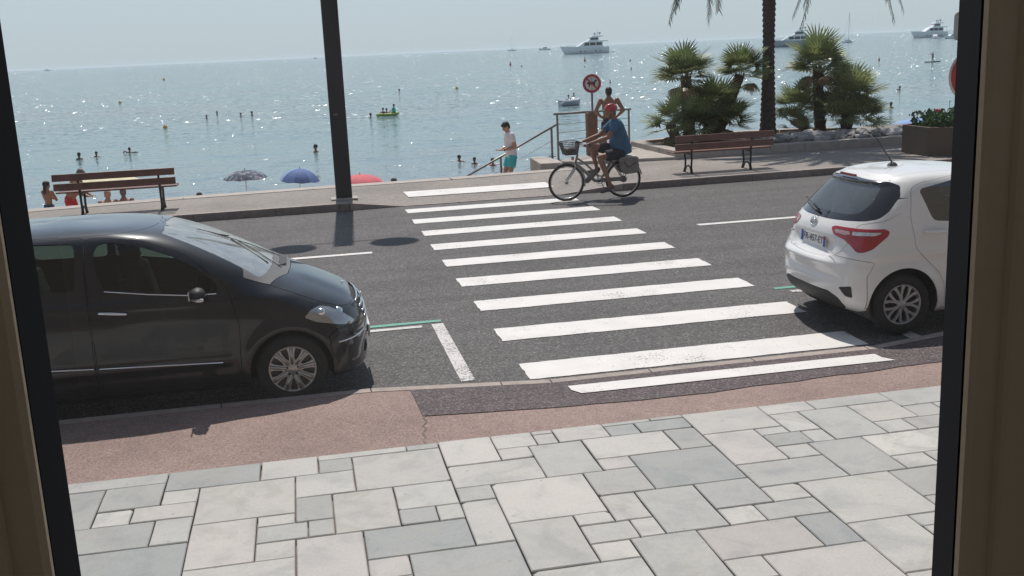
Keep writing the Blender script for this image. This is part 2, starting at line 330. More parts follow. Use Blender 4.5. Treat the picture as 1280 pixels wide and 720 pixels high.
# stone paving
TILES=[(-2.091,7.241,-1.108,7.432),(-1.108,7.081,-0.466,7.432),(-0.466,7.081,-0.064,7.432),(-2.043,6.610,-1.506,7.241),(-1.506,6.849,-1.108,7.241),(-1.108,6.849,-0.870,7.081),(-0.870,6.470,-0.226,7.081),(-1.506,6.610,-1.270,6.849),(-1.270,6.610,-0.870,6.849),(-1.890,6.235,-1.107,6.610),(-1.107,6.235,-0.870,6.610),(-1.810,4.550,-0.870,6.235),(-0.870,5.844,-0.465,6.470),(-0.465,6.313,-0.226,6.470),(-0.465,6.082,-0.150,6.313),(-0.465,5.844,-0.226,6.082),(-0.226,6.698,0.176,7.081),(-0.870,4.550,-0.226,5.844),(-0.064,7.324,0.580,7.432),(0.580,7.324,0.820,7.432),(-0.064,7.081,0.176,7.324),(0.176,6.698,0.820,7.324),(-0.226,6.313,0.013,6.698),(0.013,6.082,0.418,6.698),(0.418,6.311,0.820,6.698),(0.418,6.082,0.658,6.311),(-0.150,6.082,0.013,6.313),(0.820,6.933,1.217,7.432),(0.820,6.539,1.451,6.933),(0.820,6.311,1.060,6.539),(0.179,5.686,0.820,6.082),(-0.226,4.550,0.179,6.082),(0.179,5.439,0.419,5.686),(0.419,4.550,1.060,5.686),(1.217,7.147,1.528,7.432),(1.528,7.147,1.690,7.353),(1.217,6.933,1.451,7.147),(1.451,6.539,1.853,7.147),(1.060,5.915,1.699,6.539),(1.690,7.147,2.087,7.432),(1.853,6.743,2.485,7.147),(2.087,7.147,2.326,7.364),(2.326,7.147,2.732,7.364),(2.087,7.364,2.471,7.432),(2.471,7.364,2.732,7.432),(2.485,6.743,2.732,7.147),(1.853,6.539,2.090,6.743),(2.090,6.143,2.732,6.743),(1.699,6.143,2.090,6.539),(1.699,5.756,1.938,6.143),(1.938,5.512,2.342,6.143),(1.466,5.756,1.699,5.915),(1.060,5.284,1.466,5.915),(1.466,5.512,1.780,5.756),(1.780,5.512,1.938,5.756),(1.466,5.284,1.707,5.512),(1.060,4.550,1.707,5.284),(1.707,4.550,2.119,5.512),(2.732,6.968,3.368,7.432),(2.732,6.360,3.136,6.968),(2.342,5.745,2.732,6.143),(2.342,5.512,2.586,5.745),(2.119,5.108,2.751,5.512),(2.119,4.859,2.353,5.108),(3.368,7.217,3.774,7.432),(3.774,7.217,4.416,7.432),(4.416,7.080,5.192,7.432),(3.368,6.823,3.611,7.217),(3.611,6.593,4.026,7.217),(4.026,6.831,4.416,7.217),(4.416,6.831,4.673,7.080),(4.673,6.831,5.192,7.080),(3.136,6.823,3.368,6.968),(3.136,6.593,3.438,6.823),(3.438,6.593,3.611,6.823),(4.026,6.593,4.263,6.831),(4.263,6.593,5.034,6.831),(3.136,6.360,3.380,6.593),(3.380,5.973,3.794,6.593),(3.794,6.201,4.750,6.593),(2.732,5.973,3.380,6.360),(2.732,5.745,2.995,5.973),(3.794,5.973,4.045,6.201),(4.045,5.973,4.572,6.201),(3.642,5.555,4.265,5.973),(2.995,5.338,3.642,5.973),(3.642,5.338,4.119,5.555),(2.586,5.512,2.995,5.745),(2.751,5.108,2.995,5.512),(2.995,4.708,3.399,5.338),(3.399,5.179,4.007,5.338),(3.399,4.708,3.671,5.179),(2.353,4.550,2.995,5.108),(2.995,4.550,3.512,4.708),(0.658,6.082,0.820,6.311),(0.820,5.686,1.060,6.311),(4.007,4.550,5.100,5.284),(5.100,6.082,6.150,6.831),(5.100,5.338,6.150,6.082),(5.100,4.550,6.150,5.284),(5.192,6.831,6.200,7.432),(-2.600,5.338,-1.810,6.082),(-2.600,4.550,-1.810,5.284),(4.265,5.284,5.100,5.973),(-2.600,6.082,-2.043,6.831),(-2.600,6.831,-2.091,7.432),(4.750,5.973,5.100,6.593),(3.671,4.550,4.007,5.179),(0.179,4.550,0.419,5.284),(-2.043,6.082,-1.890,6.610),(2.119,4.550,2.353,4.859),(5.100,5.284,6.150,5.338),(-2.600,5.284,-1.810,5.338),(4.572,5.973,4.750,6.201),(4.119,5.284,4.265,5.555),(0.179,5.284,0.419,5.439),(3.512,4.550,3.671,4.708),(5.034,6.593,5.100,6.831),(1.528,7.353,1.690,7.432),(-1.890,6.082,-1.810,6.235),(4.007,5.284,4.119,5.338)]
paving=bpy.data.objects.new('stone_paving',None);C.objects.link(paving);structure(paving)
pb=MB().add([(-14,.43,.018),(14,.43,.018),(14,7.44,.018),(-14,7.44,.018)],[(0,1,2,3)]).build('bedding',M_joint,paving,fixn=False)
rt_=random.Random(11)
def tile(x0,y0,x1,y1,hero=True):
    g=.0042;dz=rt_.uniform(-.0025,.0025);tx,ty=rt_.uniform(-.004,.004),rt_.uniform(-.004,.004)
    cx,cy=(x0+x1)/2,(y0+y1)/2;hx,hy=(x1-x0)/2-g,(y1-y0)/2-g;b=min(.006,hx*.3,hy*.3)
    P=[];J=[rt_.uniform(-.003,.003) for _ in range(16)]
    # outline: corners and edge middles, slightly uneven; one corner chipped now and then
    o=[(-hx,-hy),(-hx*.3,-hy+J[0]),(hx*.4,-hy+J[1]),(hx,-hy),(hx+J[2],-hy*.2),(hx,hy),(hx*.3,hy+J[3]),(-hx*.4,hy+J[4]),(-hx,hy),(-hx+J[5],hy*.1)]
    if hero and rt_.random()<.22:
        k=rt_.choice([0,3,5,8]);c=o[k];s=rt_.uniform(.012,.035);p,q=o[k-1],o[(k+1)%len(o)]
        mv=lambda a,b,d:(a[0]+(b[0]-a[0])*min(.4,d/max(.01,math.hypot(b[0]-a[0],b[1]-a[1]))),a[1]+(b[1]-a[1])*min(.4,d/max(.01,math.hypot(b[0]-a[0],b[1]-a[1]))))
        o[k:k+1]=[mv(c,p,s),mv(c,q,s*.7)]
    z=lambda x,y:TZ+dz+tx*x+ty*y;n=len(o)
    V=[(x,y,.016) for x,y in o]+[(x,y,z(x,y)-b) for x,y in o]+[(x*(1-b/hx),y*(1-b/hy),z(x,y)) for x,y in o]
    f=[tuple(range(2*n,3*n))]+[(i,(i+1)%n,n+(i+1)%n,n+i) for i in range(n)]+[(n+i,n+(i+1)%n,2*n+(i+1)%n,2*n+i) for i in range(n)]
    MB().add(V,f).build('paving_slab',M_tile,paving,(cx,cy,0),fixn=False)
for t in TILES: tile(*t)
def ashlar(x0,y0,x1,y1,d=0):
    w,h=x1-x0,y1-y0
    if d>5 or (w<.85 and h<.6) : tile(x0,y0,x1,y1,False);return
    if w>h*1.1: c=x0+w*rt_.uniform(.38,.62);ashlar(x0,y0,c,y1,d+1);ashlar(c,y0,x1,y1,d+1)
    else: c=y0+h*rt_.uniform(.38,.62);ashlar(x0,y0,x1,c,d+1);ashlar(x0,c,x1,y1,d+1)
ashlar(-2.6,.5,6.2,4.55);ashlar(-7,3.5,-2.6,7.43);ashlar(6.2,3.5,9.6,7.43)
# far promenade
E0=[(-60,20.5),(-20,22.0),(-5.5,22.8),(-2.5,23.2),(.2,23.38),(3.2,23.45),(6.0,23.75)]
def prom_z(x,y):
    d=1-sm(0,2.4,y-far_y(x)-.1);return far_h(x)+(.14-far_h(x))*(1-d)+.002
xs=[-60,-30,-20,-10,-5.5,-4,-2.5,-1,.2,.85,1.2,1.5,1.85,2.5,3.2,4,5,5.4,5.9,6.0]
mb=MB();V=[];n=9
for x in xs:
    ya=far_y(x)+.1;yb=float(np.interp(x,[p[0] for p in E0],[p[1] for p in E0]))-.42
    for j in range(n): y=ya+(yb-ya)*j/(n-1);V.append((x,y,prom_z(x,y)))
mb.add(V,[(i*n+j,i*n+n+j,i*n+n+j+1,i*n+j+1) for i in range(len(xs)-1) for j in range(n-1)],True)
xs=[6.0,6.35,7,8,9.2,11.4,14,17,20,26,40,60];V=[]
for x in xs:
    ya=far_y(x)+.1;yb=lerp(x,[6,6.05,9.2,17,60],[24.4,24.4,28.2,29.5,33])
    for j in range(n): y=ya+(yb-ya)*j/(n-1);V.append((x,y,prom_z(x,y)))
mb.add(V,[(i*n+j,i*n+n+j,i*n+n+j+1,i*n+j+1) for i in range(len(xs)-1) for j in range(n-1)],True)
structure(mb.build('promenade',M_conc,fixn=False))
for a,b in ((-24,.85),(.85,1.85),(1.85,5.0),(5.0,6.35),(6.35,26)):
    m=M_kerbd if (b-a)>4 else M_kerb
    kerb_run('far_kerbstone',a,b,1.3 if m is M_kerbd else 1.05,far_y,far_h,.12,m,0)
# light top strip of the far kerb is the stone itself seen from above, coloured lit against the shade-coloured faces
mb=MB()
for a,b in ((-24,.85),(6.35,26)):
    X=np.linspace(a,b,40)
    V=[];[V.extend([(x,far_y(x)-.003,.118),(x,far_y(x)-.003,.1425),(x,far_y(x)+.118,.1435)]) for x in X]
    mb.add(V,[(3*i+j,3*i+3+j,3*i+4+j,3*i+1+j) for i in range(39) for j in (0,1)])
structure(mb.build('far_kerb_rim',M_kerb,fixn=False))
# stripe of the crossing that runs on over the far pavement
V=[];
for x in np.linspace(2.02,5.05,6):
    for y in (21.30,21.48,21.66,21.86):
        V.append((x+(21.86-y)*.1,y,prom_z(x,y)+.012))
structure(MB().add(V,[(i*4+j,i*4+4+j,i*4+5+j,i*4+j+1) for i in range(5) for j in range(3)],True).build('crossing_stripe',M_paint,fixn=False))
# sea wall with a pale coping along the edge
def along(pts,w0,w1,z0,z1,name,m,step=2.2):
    for i in range(len(pts)-1):
        a,b=Vector((*pts[i],0)),Vector((*pts[i+1],0));L=(b-a).length;k=max(1,round(L/step));d=(b-a)/L;nrm=Vector((-d.y,d.x,0))
        for j in range(k):
            p=a+d*(L*j/k+.004);q=a+d*(L*(j+1)/k-.004)
            V=[v+nrm*w+Vector((0,0,z)) for v in (p,q) for w,z in ((w0,z0),(w1,z0),(w1,z1),(w0,z1))]
            structure(MB().add(V,[(0,1,2,3),(7,6,5,4),(0,4,5,1),(1,5,6,2),(2,6,7,3),(3,7,4,0)]).build(name,m))
along(E0,-.44,0,.02,.152,'coping_stone',M_stone)
along(E0[:],-.40,-.1,-3.6,.03,'sea_wall',M_wall,50)
along([(6.0,24.42),(9.2,28.2),(17,29.5),(60,33)],-.3,0,-3.6,.12,'sea_wall',M_wall,50)
along([(6.0,23.75),(6.0,24.7)],-.25,0,-3.0,.135,'sea_wall',M_wall,50)
# stairs down to the beach, behind the wall
stair=tag(bpy.data.objects.new('beach_stairs',None),'pale stone stairs going down to the beach behind the low promenade edge','stairs');C.objects.link(stair)
for k in range(9):
    x=5.9-.34*k;MB().box((x,24.55,.02-.175*(k+1)-.25),(.36,1.5,.5),bev=.01).build('step',M_stone,stair)
# beach and sea
bp=[(-200,22),(0,22),(60,22)];by=[22,27,31,38,44,52,60];bz=[-1.0,-1.15,-1.8,-2.45,-2.95,-3.35,-4.2]
mb=MB();X=[-120,-40,-20,-10,-5,0,5,10,20,40,120];V=[(x,y+.02*abs(x) if y>27 else y,z+.05*math.sin(x*1.3+y)) for x in X for y,z in zip(by,bz)]
mb.add(V,[(i*7+j,i*7+7+j,i*7+8+j,i*7+j+1) for i in range(10) for j in range(6)],True);structure(mb.build('beach',M_sand,fixn=False))
SEA=-3.1
mb=MB();mb.add([(-15000,34,SEA),(15000,34,SEA),(15000,15000,SEA),(-15000,15000,SEA)],[(0,1,2,3)]);structure(mb.build('sea',M_sea,fixn=False))

# ---------------------------------------------------------------- the building and the window we look out of
M_frame=mat('window_frame_paint',(.40,.28,.165),.5,var=.07,vs=8,bs=.1)
M_gasket=mat('black_rubber',(.010,.010,.012),.9,var=.1,spec=.08)
M_room=mat('room_wall',(.62,.52,.42),.9,var=.1)
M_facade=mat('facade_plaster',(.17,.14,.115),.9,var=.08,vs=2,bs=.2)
def pane_mat():
    m,t,o=newmat('window_glass');g=nn(t,'ShaderNodeBsdfGlossy');g.inputs['Roughness'].default_value=.0
    tr=nn(t,'ShaderNodeBsdfTransparent');tr.inputs[0].default_value=(.985,.985,.98,1)
    fr=nn(t,'ShaderNodeFresnel');fr.inputs[0].default_value=1.45
    mx=nn(t,'ShaderNodeMixShader');t.links.new(fr.outputs[0],mx.inputs[0]);t.links.new(tr.outputs[0],mx.inputs[1]);t.links.new(g.outputs[0],mx.inputs[2])
    # faint dust film that scatters the daylight
    d=nn(t,'ShaderNodeBsdfDiffuse');d.inputs[0].default_value=(.8,.78,.75,1);tl=nn(t,'ShaderNodeBsdfTranslucent');tl.inputs[0].default_value=(.8,.78,.76,1)
    m2=nn(t,'ShaderNodeMixShader');m2.inputs[0].default_value=.5;t.links.new(d.outputs[0],m2.inputs[1]);t.links.new(tl.outputs[0],m2.inputs[2])
    c=coords(t,(1,1,.35));n=noise(t,c,14,6,.65,.8)
    f=nn(t,'ShaderNodeMapRange');f.inputs['From Min'].default_value=.35;f.inputs['From Max'].default_value=.75;f.inputs['To Min'].default_value=.012;f.inputs['To Max'].default_value=.030;t.links.new(n,f.inputs[0])
    m3=nn(t,'ShaderNodeMixShader');t.links.new(f.outputs[0],m3.inputs[0]);t.links.new(mx.outputs[0],m3.inputs[1]);t.links.new(m2.outputs[0],m3.inputs[2])
    t.links.new(m3.outputs[0],o.inputs[0]);return m
M_pane=pane_mat()
YP=.40
XL,XR,ZB,ZT=-.0963,.2675,2.42,3.32     # clear opening at the glass
gk=.012
win=thing('window','window of the room we look out of, brown frame with black rubber seal','window',(0,YP,0))
# black seal slopes from the glass to the inner edge of the frame; frame profile with two small steps
for x,xi,s in ((XL,-.0957,-1),(XR,.2526,1)):
    MB().prism([(x,-.001),(xi,-.0370),(xi+s*.05,-.0370),(xi+s*.05,-.001)] if s>0 else [(x,-.001),(xi,-.0370),(xi-.05,-.0370),(xi-.05,-.001)],ZB-.1,ZT+.1).build('rubber_seal',M_gasket,win)
    MB().prism([(xi+s*a,b) for a,b in [(0,-.0385),(0,-.0415),(.0022,-.0435),(.0115,-.0440),(.0125,-.0460),(.0145,-.0465),(.030,-.0475),(.031,-.050),(.12,-.053),(.12,.035),(.052,.035),(.052,-.0385)]],ZB-.15,ZT+.15).build('frame_jamb',M_frame,win)
for z,s in ((ZB,-1),(ZT,1)): MB().box(((XL+XR)/2,-.018,z+s*.006),(XR-XL,.036,.012)).build('rubber_seal',M_gasket,win)
for z,s in ((ZB-gk,-1),(ZT+gk,1)):
    mb=MB();mb.box(((XL+XR)/2-.007,-.015,z+s*.051),(XR-XL-.03,.05,.1),bev=.004);mb.build('frame_rail',M_frame,win)
MB().add([(XL-.01,0,ZB-.01),(XR+.01,0,ZB-.01),(XR+.01,0,ZT+.01),(XL-.01,0,ZT+.01)],[(0,1,2,3)]).build('glass_pane',M_pane,win,fixn=False)
bld=thing('building','pale building on the near pavement with the window we look out of','building',(0,0,0))
x0,x1=XL-gk-.108,XR+gk+.108;z0,z1=ZB-gk-.09,ZT+gk+.09
def wbox(n,a,b,m): MB().box([(p+q)/2 for p,q in zip(a,b)],[q-p for p,q in zip(a,b)]).build(n,m,bld)
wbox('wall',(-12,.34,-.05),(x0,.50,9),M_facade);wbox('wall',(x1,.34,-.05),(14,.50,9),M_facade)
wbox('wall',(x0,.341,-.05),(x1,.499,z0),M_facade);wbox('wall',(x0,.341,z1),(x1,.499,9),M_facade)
wbox('room_wall',(-2.6,-3.6,1.3),(2.6,-3.501,3.15),M_room)
wbox('ceiling',(-2.7,-3.7,4.2),(2.7,.335,4.3),M_room);wbox('floor',(-2.7,-3.7,1.2),(2.7,.335,1.299),M_room);wbox('roof',(-12,-8,9.0),(14,.56,9.3),M_facade)

# curtain hanging inside, mirrored faintly in the glass
M_curt=mat('brown_curtain',(.42,.30,.20),.95,var=.15,vs=4,bs=.4)
V=[];n=60
for i in range(n+1):
    u=i/n;x=-.62+.42*u;y=-.62+.025*math.sin(u*38)+.012*math.sin(u*91)
    for z in (1.9,2.3,2.7,3.1,3.5,4.1): V.append((x+.02*math.sin(z*5+u*6),y+.01*math.sin(z*7),z))
tag(MB().add(V,[(i*6+j,i*6+6+j,i*6+7+j,i*6+j+1) for i in range(n) for j in range(5)],True).build('curtain',M_curt,None,fixn=False),'brown curtain inside the room, mirrored faintly in the left of the window','curtain')

def pchip(x,y,xi):
    x=np.asarray(x,float);y=np.asarray(y,float);h=np.diff(x);d=np.diff(y)/h
    m=np.zeros(len(x));m[0]=d[0];m[-1]=d[-1]
    for i in range(1,len(x)-1):
        if d[i-1]*d[i]>0:
            w1=2*h[i]+h[i-1];w2=h[i]+2*h[i-1];m[i]=(w1+w2)/(w1/d[i-1]+w2/d[i])
    k=np.clip(np.searchsorted(x,xi,side='right')-1,0,len(h)-1);t=(xi-x[k])/h[k]
    return (2*t**3-3*t**2+1)*y[k]+(t**3-2*t**2+t)*h[k]*m[k]+(-2*t**3+3*t**2)*y[k+1]+(t**3-t**2)*h[k]*m[k+1]
def car_surface(rows,nu,nv,disp=None):
    """rows: zr zm zf xr xf w er ef n cr cf -- closed loops from the sill to the roof; returns V, quads"""
    R=np.array(rows,float);K=len(R)
    tl=np.r_[0,np.cumsum(np.hypot(np.hypot(np.diff(R[:,1]),np.diff(R[:,5])),.45*np.hypot(np.diff(R[:,3]),np.diff(R[:,4]))))]
    ts=np.linspace(0,tl[-1],nv);C=[pchip(tl,R[:,c],ts) for c in range(R.shape[1])]
    P=np.zeros((nv,nu,3));half=nu//2
    f=np.linspace(0,np.pi/2,160)
    for k in range(nv):
        zr,zm,zf,xr,xf,w,er,ef,n,cr,cf=[c[k] for c in C]
        L=xf-xr;ef=min(ef,L*.48);er=min(er,L*.48);p=2/n
        a=np.c_[xf-ef+ef*np.cos(f)**p,w*np.sin(f)**p];b=np.c_[xr+er-er*np.cos(f)**p,w*np.sin(f)**p][::-1]
        mid=np.linspace(0,1,60)[1:-1];m=np.c_[(xf-ef)+(xr+er-xf+ef)*mid,np.full(58,w)]
        q=np.vstack([a,m,b]);xc=(xf+xr)/2;u=(q[:,0]-xc)/(L/2)
        q[:,1]*=1-np.where(u>0,cf,cr)*np.abs(u)**2.6
        s=np.r_[0,np.cumsum(np.hypot(*np.diff(q,axis=0).T))]
        si=np.linspace(0,s[-1],half+1)
        x=np.interp(si,s,q[:,0]);y=np.interp(si,s,q[:,1]);y[0]=y[-1]=0
        t=(x-xr)/max(L,1e-6)
        z=np.where(t>.5,zm+(zf-zm)*np.clip((t-.5)*2,0,1)**2,zm+(zr-zm)*np.clip((.5-t)*2,0,1)**2)
        P[k,:half+1]=np.c_[x,y,z];P[k,half+1:]=np.c_[x,-y,z][1:-1][::-1]
    V=P.reshape(-1,3)
    i=np.arange(nu);j=(i+1)%nu
    Q=np.vstack([np.c_[k*nu+i,k*nu+j,(k+1)*nu+j,(k+1)*nu+i] for k in range(nv-1)])
    if disp is not None: V=disp(V)
    return V,Q
def vnormals(V,Q):
    n=np.cross(V[Q[:,2]]-V[Q[:,0]],V[Q[:,3]]-V[Q[:,1]]);N=np.zeros_like(V)
    for c in range(4): np.add.at(N,Q[:,c],n)
    return N/np.maximum(np.linalg.norm(N,axis=1),1e-9)[:,None]
def pip(p,poly):
    x,y=p.T;r=np.zeros(len(p),bool);a=poly;b=np.roll(poly,-1,0)
    for (x0,y0),(x1,y1) in zip(a,b):
        if y0!=y1: r^=((y0>y)!=(y1>y))&(x<(x1-x0)*(y-y0)/(y1-y0)+x0)
    return r
def nearest(p,poly):
    a=poly;d=np.roll(poly,-1,0)-a;best=np.full(len(p),1e9);out=p.copy()
    for o,v in zip(a,d):
        t=np.clip(((p-o)@v)/max(v@v,1e-12),0,1);c=o+t[:,None]*v;e=np.hypot(*(p-c).T);m=e<best
        best[m]=e[m];out[m]=c[m]
    return out
def rnd(poly,r=.03,n=4):
    """round the corners of a polygon"""
    P=np.array(poly,float);out=[]
    for i in range(len(P)):
        p,a,b=P[i],P[i-1],P[(i+1)%len(P)];u=a-p;v=b-p;lu,lv=np.hypot(*u),np.hypot(*v);k=min(r,lu*.45,lv*.45)
        A=p+u/lu*k;B=p+v/lv*k
        for t in np.linspace(0,1,n): out.append((1-t)**2*A+2*t*(1-t)*p+t*t*B)
    return np.array(out)
def split(V,N,Q,poly,D,cond):
    """faces of Q inside the outline (D: two axes of the projection); the cut is snapped to the outline"""
    poly=np.asarray(poly,float);D=np.asarray(D,float);c=V[Q].mean(1);nn=N[Q].mean(1)
    ok=cond(c,nn);ins=np.zeros(len(Q),bool);ins[ok]=pip(c[ok]@D.T,poly)
    bv=np.intersect1d(Q[ins].ravel(),Q[~ins].ravel())
    # keep the snap off faces that fail the condition
    p=V[bv]@D.T;q=nearest(p,poly);d=q-p
    far=np.hypot(*d.T)>.04;d[far]=0
    D3=np.cross(D[0],D[1]);D3=D3/np.linalg.norm(D3)
    n=N[bv];mv=d@np.linalg.pinv(D).T;dn=n@D3
    k=-(n*mv).sum(1)/np.where(np.abs(dn)<.15,np.sign(dn+1e-9)*.15,dn)
    V[bv]+=mv+k[:,None]*D3
    return Q[ins],Q[~ins]
# side views look along y, end views along x
SIDE=((1,0,0),(0,0,1));END=((0,1,0),(0,0,1));TOP=((1,0,0),(0,1,0))
def blk_disp(V):
    V=V.copy();sy=np.sign(V[:,1]);x,z=V[:,0],V[:,2]
    side=np.clip((np.abs(V[:,1])-.55)/.2,0,1)
    for hx in (0,-2.568):
        r=np.hypot(x-hx,z-.31);V[:,1]+=sy*side*.022*np.exp(-((r-.37)/.055)**2)*(z<.8)
    # raised belt and lower door crease
    V[:,1]+=sy*side*.010*np.exp(-((z-.45)/.05)**2)*((x<-.45)&(x>-2.1))
    V[:,1]+=sy*side*.008*np.exp(-((z-.93+.03*x)/.04)**2)*(x<.2)
    # bonnet valleys beside the raised centre
    h=np.clip((x-.02)/.15,0,1)*np.clip((.66-x)/.1,0,1)
    V[:,2]+=h*.014*np.exp(-((np.abs(V[:,1])-.0)/.36)**6)*(z>.8)
    return V
BLACK=[ # zr zm zf xr xf w er ef n cr cf
 (.17,.17,.17,-2.93,.56,.79,.4,.45,3.2,.05,.06),
 (.24,.22,.23,-3.04,.67,.86,.4,.45,3.0,.05,.06),
 (.36,.32,.36,-3.09,.68,.88,.4,.46,2.8,.04,.06),
 (.50,.46,.50,-3.10,.69,.885,.4,.47,2.7,.04,.06),
 (.64,.62,.62,-3.09,.68,.888,.4,.50,2.6,.04,.06),
 (.76,.76,.72,-3.08,.64,.887,.42,.52,2.5,.05,.07),
 (.86,.86,.81,-3.07,.53,.882,.42,.56,2.5,.05,.08),
 (.95,.93,.90,-3.06,.37,.872,.42,.58,2.5,.05,.08),
 (1.03,.99,.985,-3.04,.19,.858,.42,.58,2.5,.05,.08),
 (1.08,1.03,1.05,-3.02,.04,.842,.42,.55,2.6,.05,.07),
 (1.22,1.16,1.18,-2.98,-.19,.808,.4,.52,2.7,.06,.07),
 (1.36,1.30,1.32,-2.92,-.46,.765,.4,.50,2.8,.07,.07),
 (1.46,1.42,1.44,-2.84,-.72,.72,.4,.48,2.8,.08,.07),
 (1.52,1.49,1.505,-2.77,-.90,.675,.4,.44,2.7,.09,.07),
 (1.555,1.535,1.54,-2.66,-1.05,.61,.4,.40,2.5,.1,.08),
 (1.575,1.568,1.565,-2.50,-1.22,.50,.4,.38,2.4,.1,.08),
 (1.585,1.588,1.578,-2.3,-1.42,.33,.4,.36,2.3,.1,.08),
 (1.59,1.597,1.585,-2.1,-1.6,.14,.2,.2,2.2,.1,.08),
 (1.59,1.60,1.59,-2.0,-1.7,.001,.1,.1,2.2,.1,.08)]
def wht_disp(V):
    V=V.copy();sy=np.sign(V[:,1]);x,y,z=V.T.copy()
    side=np.clip((np.abs(y)-.5)/.2,0,1)
    for hx in (0,2.51):
        r=np.hypot(x-hx,z-.30);V[:,1]+=sy*side*.026*np.exp(-((r-.36)/.06)**2)*(z<.8)
    V[:,1]+=sy*side*.014*np.exp(-((z-.80-.02*x)/.05)**2)
    V[:,1]-=sy*side*.012*np.exp(-((z-.62)/.07)**2)*((x>.45)&(x<2.1))
    rear=np.clip((-x-.3)/.15,0,1)
    # recess for the number plate in the hatch, and the ledge of the bumper under it
    V[:,0]+=rear*.050*np.exp(-(y/.42)**8)*np.exp(-((z-.83)/.085)**4)
    V[:,0]-=rear*.030*np.exp(-((z-.70)/.03)**2)*np.exp(-(y/.62)**6)
    V[:,0]+=rear*.022*np.exp(-((z-.58)/.05)**2)*np.exp(-(y/.55)**6)
    V[:,0]-=np.clip((-x+.2)/.2,0,1)*.055*np.exp(-((z-1.455)/.022)**2)*np.exp(-(y/.55)**8)
    return V
WHITE=[
 (0.23,0.19,0.19,-0.47,3.14,0.78,0.4,0.45,3.2,0.06,0.05),
 (0.29,0.24,0.25,-0.555,3.24,0.825,0.4,0.45,3,0.06,0.05),
 (0.4,0.34,0.38,-0.61,3.3,0.838,0.4,0.46,2.8,0.05,0.05),
 (0.52,0.48,0.52,-0.63,3.31,0.842,0.42,0.47,2.7,0.05,0.05),
 (0.64,0.64,0.64,-0.635,3.3,0.845,0.43,0.5,2.6,0.05,0.05),
 (0.73,0.76,0.72,-0.62,3.26,0.845,0.44,0.52,2.5,0.05,0.06),
 (0.82,0.86,0.81,-0.585,3.12,0.842,0.45,0.56,2.5,0.05,0.08),
 (0.92,0.94,0.9,-0.56,2.86,0.832,0.46,0.58,2.5,0.05,0.08),
 (1.01,1,0.97,-0.535,2.6,0.818,0.46,0.58,2.5,0.06,0.08),
 (1.072,1.05,1.03,-0.5,2.4,0.8,0.46,0.55,2.5,0.07,0.08),
 (1.19,1.179,1.168,-0.40,2.13,0.768,0.46,0.52,2.6,0.08,0.08),
 (1.319,1.308,1.308,-0.275,1.84,0.728,0.46,0.5,2.7,0.1,0.08),
 (1.416,1.405,1.416,-0.17,1.58,0.69,0.45,0.48,2.7,0.11,0.08),
 (1.48,1.469,1.48,-0.095,1.38,0.65,0.43,0.44,2.6,0.12,0.08),
 (1.514,1.51,1.512,-0.045,1.2,0.595,0.42,0.4,2.5,0.12,0.08),
 (1.532,1.536,1.534,0.03,1.02,0.49,0.4,0.38,2.4,0.12,0.08),
 (1.54,1.553,1.544,0.11,0.85,0.33,0.35,0.35,2.3,0.12,0.08),
 (1.544,1.563,1.55,0.29,0.68,0.14,0.18,0.18,2.2,0.12,0.08),
 (1.544,1.566,1.555,0.39,0.6,0.001,0.1,0.1,2.2,0.12,0.08)]

# ---------------------------------------------------------------- car parts
def paintmat(name,col,rough=.35,flake=0):
    m,t,o=newmat(name);b=t.nodes.new('ShaderNodeBsdfPrincipled');c=coords(t)
    k=mixc(t,ramp(t,noise(t,c,2.2,6,.65),[(.45,(0,0,0)),(.8,(.35,.35,.35))]),tuple(col),tuple(min(1,x*.85+.03) for x in col))
    t.links.new(k,b.inputs['Base Color']);b.inputs['Roughness'].default_value=rough;b.inputs['Coat Weight'].default_value=1;b.inputs['Coat Roughness'].default_value=.03
    b.inputs['Metallic'].default_value=flake;b.inputs['Specular IOR Level'].default_value=.15
    r=ramp(t,noise(t,c,5,6,.7),[(.3,(.03,)*3),(.8,(.12,)*3)]);t.links.new(r,b.inputs['Coat Roughness'])
    t.links.new(b.outputs[0],o.inputs[0]);return m
M_blk=paintmat('black_car_paint',(.005,.006,.010),.30,0);M_wht=paintmat('white_car_paint',(.80,.785,.765),.4)
M_plast=mat('black_plastic',(.022,.022,.024),.6,var=.2,bs=.15);M_greyp=mat('grey_plastic',(.13,.13,.135),.6,var=.1)
M_tyre=mat('tyre_rubber',(.022,.021,.021),.85,var=.25,vs=14,bs=.3,bscale=120);M_alu=mat('alloy',(.50,.49,.475),.32,metal=.75,var=.12,vs=10)
M_hubcap=mat('silver_hubcap',(.42,.42,.43),.4,metal=.5,var=.12,vs=9);M_chrome=mat('chrome',(.80,.80,.80),.12,metal=1,var=.05)
M_seat=mat('seat_fabric',(.055,.055,.06),.95,var=.2,bs=.3);M_refl=mat('lamp_reflector',(.92,.92,.92),.28,metal=.9,var=.08,vs=30,bs=.5,bscale=35);M_tclear=mat('pink_clear_lens',(.52,.33,.33),.15,var=.3,vs=30,coat=1)
M_red=mat('red_lens',(.40,.008,.014),.15,var=.15,coat=1)
M_clear=mat('clear_lens',(.72,.70,.69),.18,metal=.25,var=.25,vs=25,coat=1);M_white=mat('white_plastic',(.78,.78,.77),.4,var=.04)
